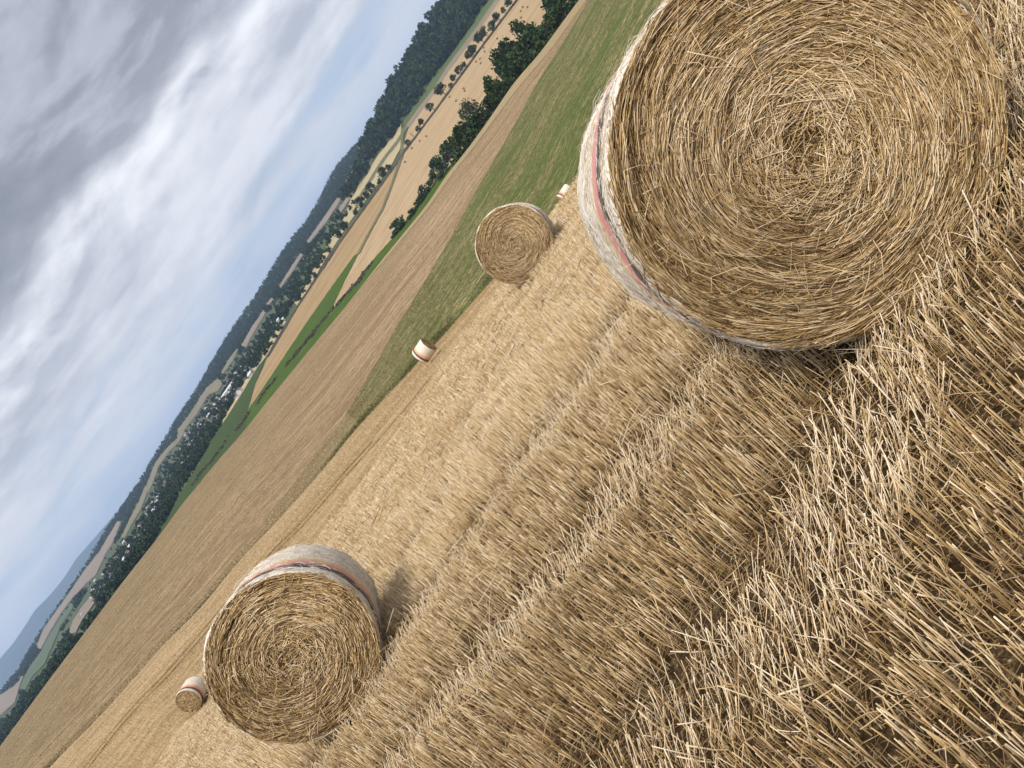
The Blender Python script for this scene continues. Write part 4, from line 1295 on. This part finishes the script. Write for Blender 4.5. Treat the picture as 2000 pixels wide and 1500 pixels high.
for i, (x, y) in enumerate(HS):
    h = hit(x + SA * 1.5, y + CA * 1.5)
    if h is None or h.y < 1080: continue
    wm, rm, txt = HOUSE_KINDS[[0, 4, 3, 0, 2, 4, 4, 1, 0, 3][i % 10]]
    r = empty('village_house', h)
    r.rotation_euler = (0, 0, random.choice([0.3, 1.2, 1.87, -0.4]) + random.uniform(-0.3, 0.3))
    sc = random.uniform(0.5, 0.8) * (0.85 if i % 3 else 1.0) * (1.0 if h.y < 1900 else 1.15)
    r.scale = (sc, sc, sc)
    tag(r, txt, 'house', 'houses of the valley village')
    obj('wall', wm, r); obj('roof', rm, r)

# a long pale shed among the houses
wm, rm = house_meshes(16, 46, 6, 2.2, M_WALLS[0], M_ROOFS[3])
h = hit(450, 766)
if h:
    r = empty('shed', h); r.rotation_euler = (0, 0, 1.35)
    tag(r, 'long pale shed with a light sheet roof in the middle of the village', 'shed')
    obj('wall', wm, r); obj('roof', rm, r)

# tiny bales far off on the pale stubble beyond the hedgerow
TB = [C1(x, y, 0)[:2] for x, y in [(1408, 50), (1440, 52), (1396, 76), (1398, 120), (1242, 255), (1155, 315), (1160, 340), (1130, 385), (1104, 405), (1136, 415), (1025, 580), (1030, 595), (932, 635), (975, 660), (780, 890), (738, 922), (686, 968), (642, 1058)]]
bm_me = core_mesh(60, 0.03, 400)
for x, y in TB:
    h = hit(x, y)
    if h is None: continue
    o = obj('round_bale', bm_me)
    o.location = h + Vector((0, 0, 1.2))
    o.scale = (1.7, 1.7, 1.7)
    o.rotation_euler = (0, 0, random.uniform(0, 3.1))
    tag(o, 'tiny dark bale dotted on the pale stubble beyond the hedgerow', 'straw bale', 'far bales beyond the hedgerow')

# ------------------------------------------------------------------ air
lo = Vector((-21000, -60, -420)); hi = Vector((21000, 16500, 340))
V = [(x, y, z) for x in (lo.x, hi.x) for y in (lo.y, hi.y) for z in (lo.z, hi.z)]
me = bpy.data.meshes.new('haze')
me.from_pydata(V, [], [(0, 1, 3, 2), (4, 6, 7, 5), (0, 4, 5, 1), (2, 3, 7, 6), (0, 2, 6, 4), (1, 5, 7, 3)])
m = bpy.data.materials.new('haze air'); m.use_nodes = True
nt = m.node_tree
nt.nodes.remove(nt.nodes['Principled BSDF'])
pv = nt.nodes.new('ShaderNodeVolumePrincipled')
pv.inputs['Color'].default_value = (0.52, 0.71, 1.0, 1)
pv.inputs['Density'].default_value = 6.8e-5
pv.inputs['Anisotropy'].default_value = 0.0
nt.links.new(pv.outputs[0], nt.nodes['Material Output'].inputs['Volume'])
me.materials.append(m)
o = obj('haze', me); tag(o, kind='stuff')

# ------------------------------------------------------------------ sky, sun, camera
SUN = Vector((-0.16, -0.36, 0.92)).normalized()
w = bpy.data.worlds.new('World'); SC.world = w
w.use_nodes = True
nt = w.node_tree
bg = nt.nodes['Background']
sky = nt.nodes.new('ShaderNodeTexSky')
sky.sky_type = 'NISHITA'; sky.sun_disc = False
sky.sun_elevation = math.asin(SUN.z)
sky.sun_rotation = math.atan2(SUN.x, SUN.y)
sky.air_density = 1.0; sky.dust_density = 0.6; sky.ozone_density = 1.5
tc = nt.nodes.new('ShaderNodeTexCoord')
sp = nt.nodes.new('ShaderNodeSeparateXYZ'); nt.links.new(tc.outputs['Generated'], sp.inputs[0])
X, Y, Z = sp.outputs
zz = fmath(nt, 'MAXIMUM', fmath(nt, 'ADD', Z, 0.03), 0.03)
cx = nt.nodes.new('ShaderNodeCombineXYZ')
nt.links.new(fmath(nt, 'DIVIDE', X, zz), cx.inputs[0]); nt.links.new(fmath(nt, 'DIVIDE', Y, zz), cx.inputs[1])
flat = cx.outputs[0]
def mp_(sx, sy, ox=0.0, oy=0.0, rz=0.0):
    n = nt.nodes.new('ShaderNodeMapping')
    n.inputs['Scale'].default_value = (sx, sy, 1); n.inputs['Location'].default_value = (ox, oy, 0); n.inputs['Rotation'].default_value = (0, 0, rz)
    nt.links.new(flat, n.inputs['Vector']); return n.outputs[0]
def mpd(s, o=(0, 0, 0)):
    n = nt.nodes.new('ShaderNodeMapping')
    n.inputs['Scale'].default_value = s; n.inputs['Location'].default_value = o
    nt.links.new(tc.outputs['Generated'], n.inputs['Vector']); return n.outputs[0]
nB = noise(nt, mpd((2.4, 2.4, 7.0), (1.0, 0.4, 0.2)), 1.0, 4, 0.5, 0.3)       # broad masses
nC = noise(nt, mpd((2.6, 2.6, 26.0), (4.0, 2.0, 1.0)), 1.0, 4, 0.5, 0.3)      # long streaks near the horizon
nD = noise(nt, mpd((9.0, 9.0, 27.0), (0.3, 2.6, 1.0)), 1.0, 5, 0.55, 0.5)     # small billows
nE = noise(nt, mpd((4.8, 4.8, 10.5), (2.2, 0.9, 3.3)), 1.0, 5, 0.52, 0.5)     # lumps
CL = 10.0   # the sky texture is physically bright; the background strength brings both back down
def sc_(c): return tuple(x * CL for x in c)
def mad(a, k, c): return fmath(nt, 'MULTIPLY_ADD', a, k, c)
streak = ramp(nt, mad(nD, 0.25, fmath(nt, 'MULTIPLY', nC, 0.75)), [(0.40, (0, 0, 0)), (0.55, (1, 1, 1))])
mass = ramp(nt, mad(nC, 0.46, mad(nE, 0.34, fmath(nt, 'MULTIPLY', nD, 0.20))), [(0.44, (0, 0, 0)), (0.50, (0.45, 0.45, 0.45)), (0.56, (1, 1, 1))])
nE2 = noise(nt, mpd((4.8, 4.8, 10.5), (2.2, 0.9, 3.3 + 10.5 * 0.018)), 1.0, 5, 0.52, 0.5)
nD2 = noise(nt, mpd((9.0, 9.0, 27.0), (0.3, 2.6, 1.0 + 27.0 * 0.007)), 1.0, 5, 0.55, 0.5)
rel = fmath(nt, 'ADD', fmath(nt, 'MULTIPLY', fmath(nt, 'SUBTRACT', nE, nE2), 2.0), fmath(nt, 'MULTIPLY', fmath(nt, 'SUBTRACT', nD, nD2), 0.7))
def puffs(off):
    v_ = nt.nodes.new('ShaderNodeTexVoronoi'); v_.feature = 'SMOOTH_F1'; v_.inputs['Scale'].default_value = 1.0; v_.inputs['Smoothness'].default_value = 0.6
    w_ = nt.nodes.new('ShaderNodeVectorMath'); w_.operation = 'ADD'
    nz = N(nt, 'ShaderNodeTexNoise', Scale=1.6, Detail=5, Roughness=0.6)
    p_ = mpd((6.0, 6.0, 16.0), (0.7, 1.9, 0.4 + off))
    nt.links.new(p_, nz.inputs['Vector'])
    sc2 = nt.nodes.new('ShaderNodeVectorMath'); sc2.operation = 'SCALE'; sc2.inputs['Scale'].default_value = 0.9
    nt.links.new(nz.outputs['Color'], sc2.inputs[0])
    nt.links.new(p_, w_.inputs[0]); nt.links.new(sc2.outputs[0], w_.inputs[1]); nt.links.new(w_.outputs[0], v_.inputs['Vector'])
    return v_.outputs['Distance']
pf1, pf2 = puffs(0.0), puffs(0.16)
prel = fmath(nt, 'MULTIPLY', fmath(nt, 'SUBTRACT', pf2, pf1), 1.5)          # lit tops, shaded bases
mass = fmath(nt, 'ADD', fmath(nt, 'MULTIPLY', mass, 0.60), fmath(nt, 'ADD', fmath(nt, 'ADD', fmath(nt, 'MULTIPLY', rel, 0.5), prel), 0.2), None, True)
rel = fmath(nt, 'ADD', rel, prel)
blue = mixc(nt, 0.8, sky.outputs[0], sc_((0.335, 0.415, 0.56)))
low = mixc(nt, fmath(nt, 'MULTIPLY', streak, 0.9), blue, sc_((0.55, 0.575, 0.64)))
amt_mid = mad(fmath(nt, 'ADD', Z, mad(nC, 0.14, mad(nE, 0.08, -0.11))), 13.0, -0.55)          # clouds thicken with height
amt_mid = fmath(nt, 'MAXIMUM', fmath(nt, 'MINIMUM', amt_mid, 0.97), 0.0)
midc = mixc(nt, mass, sc_((0.375, 0.40, 0.468)), sc_((0.605, 0.622, 0.672)))
c1 = mixc(nt, amt_mid, low, midc)
edge = fmath(nt, 'ADD', Z, mad(nB, 0.14, mad(nE, 0.09, -0.115)))
darkf = ramp(nt, edge, [(0.0, (0, 0, 0)), (0.202, (0, 0, 0)), (0.220, (0.9, 0.9, 0.9)), (0.26, (1, 1, 1)), (0.45, (1, 1, 1)), (0.62, (0.0, 0.0, 0.0))])
rim = ramp(nt, edge, [(0.155, (0, 0, 0)), (0.19, (1, 1, 1)), (0.203, (1, 1, 1)), (0.224, (0, 0, 0))])
dark = ramp(nt, mad(rel, 0.10, mad(nD, 0.12, mad(nE, 0.43, fmath(nt, 'MULTIPLY', nB, 0.45)))), [(0.40, sc_((0.205, 0.222, 0.268))), (0.49, sc_((0.255, 0.274, 0.327))), (0.55, sc_((0.35, 0.376, 0.438))), (0.62, sc_((0.43, 0.46, 0.54)))])
c2 = mixc(nt, fmath(nt, 'MULTIPLY', rim, fmath(nt, 'MULTIPLY_ADD', nE, 2.4, mad(rel, 0.9, -0.85), True)), c1, sc_((0.71, 0.735, 0.77)))
c3 = mixc(nt, darkf, c2, dark)
# thin cloud glows around the hidden sun
dp = nt.nodes.new('ShaderNodeVectorMath'); dp.operation = 'DOT_PRODUCT'
nt.links.new(tc.outputs['Generated'], dp.inputs[0]); dp.inputs[1].default_value = tuple(SUN)
glow = fmath(nt, 'MULTIPLY_ADD', fmath(nt, 'POWER', fmath(nt, 'MAXIMUM', dp.outputs['Value'], 0.0), 3.0), 1.5, 1.0)
gv = nt.nodes.new('ShaderNodeVectorMath'); gv.operation = 'SCALE'
nt.links.new(c3, gv.inputs[0]); nt.links.new(glow, gv.inputs['Scale'])
c3 = gv.outputs[0]
nt.links.new(c3, bg.inputs['Color'])
bg.inputs['Strength'].default_value = 0.1

sl = bpy.data.lights.new('sun', 'SUN')
sl.energy = 2.5; sl.angle = math.radians(12); sl.color = (1.0, 0.93, 0.82)
so = bpy.data.objects.new('sun', sl); link(so)
so.rotation_euler = (-SUN).to_track_quat('-Z', 'Y').to_euler()

cam = bpy.data.cameras.new('camera')
cam.sensor_width = 36.0; cam.sensor_fit = 'HORIZONTAL'
cam.lens = 36.0 * FOC / 2000.0
cam.clip_start = 0.05; cam.clip_end = 60000
co = bpy.data.objects.new('camera', cam); link(co)
Rr = Vector((1, 0, 0)); Uu = Vector((0, SP, CP)); Bk = Vector((0, -CP, SP))
ix = Rr * CA - Uu * SA
iy = Rr * SA + Uu * CA
Mx = Matrix((ix, iy, Bk)).transposed().to_4x4()
Mx.translation = EYE
co.matrix_world = Mx
SC.camera = co

SC.view_settings.view_transform = 'Standard'
SC.view_settings.look = 'None'
SC.view_settings.exposure = 0.46
SC.view_settings.gamma = 1.0
SC.cycles.use_denoising = True
SC.cycles.filter_width = 1.5
SC.cycles.max_bounces = 5
SC.cycles.diffuse_bounces = 3
SC.cycles.volume_bounces = 0
SC.cycles.transparent_max_bounces = 6
SC.cycles.use_adaptive_sampling = True
SC.cycles.adaptive_threshold = 0.01
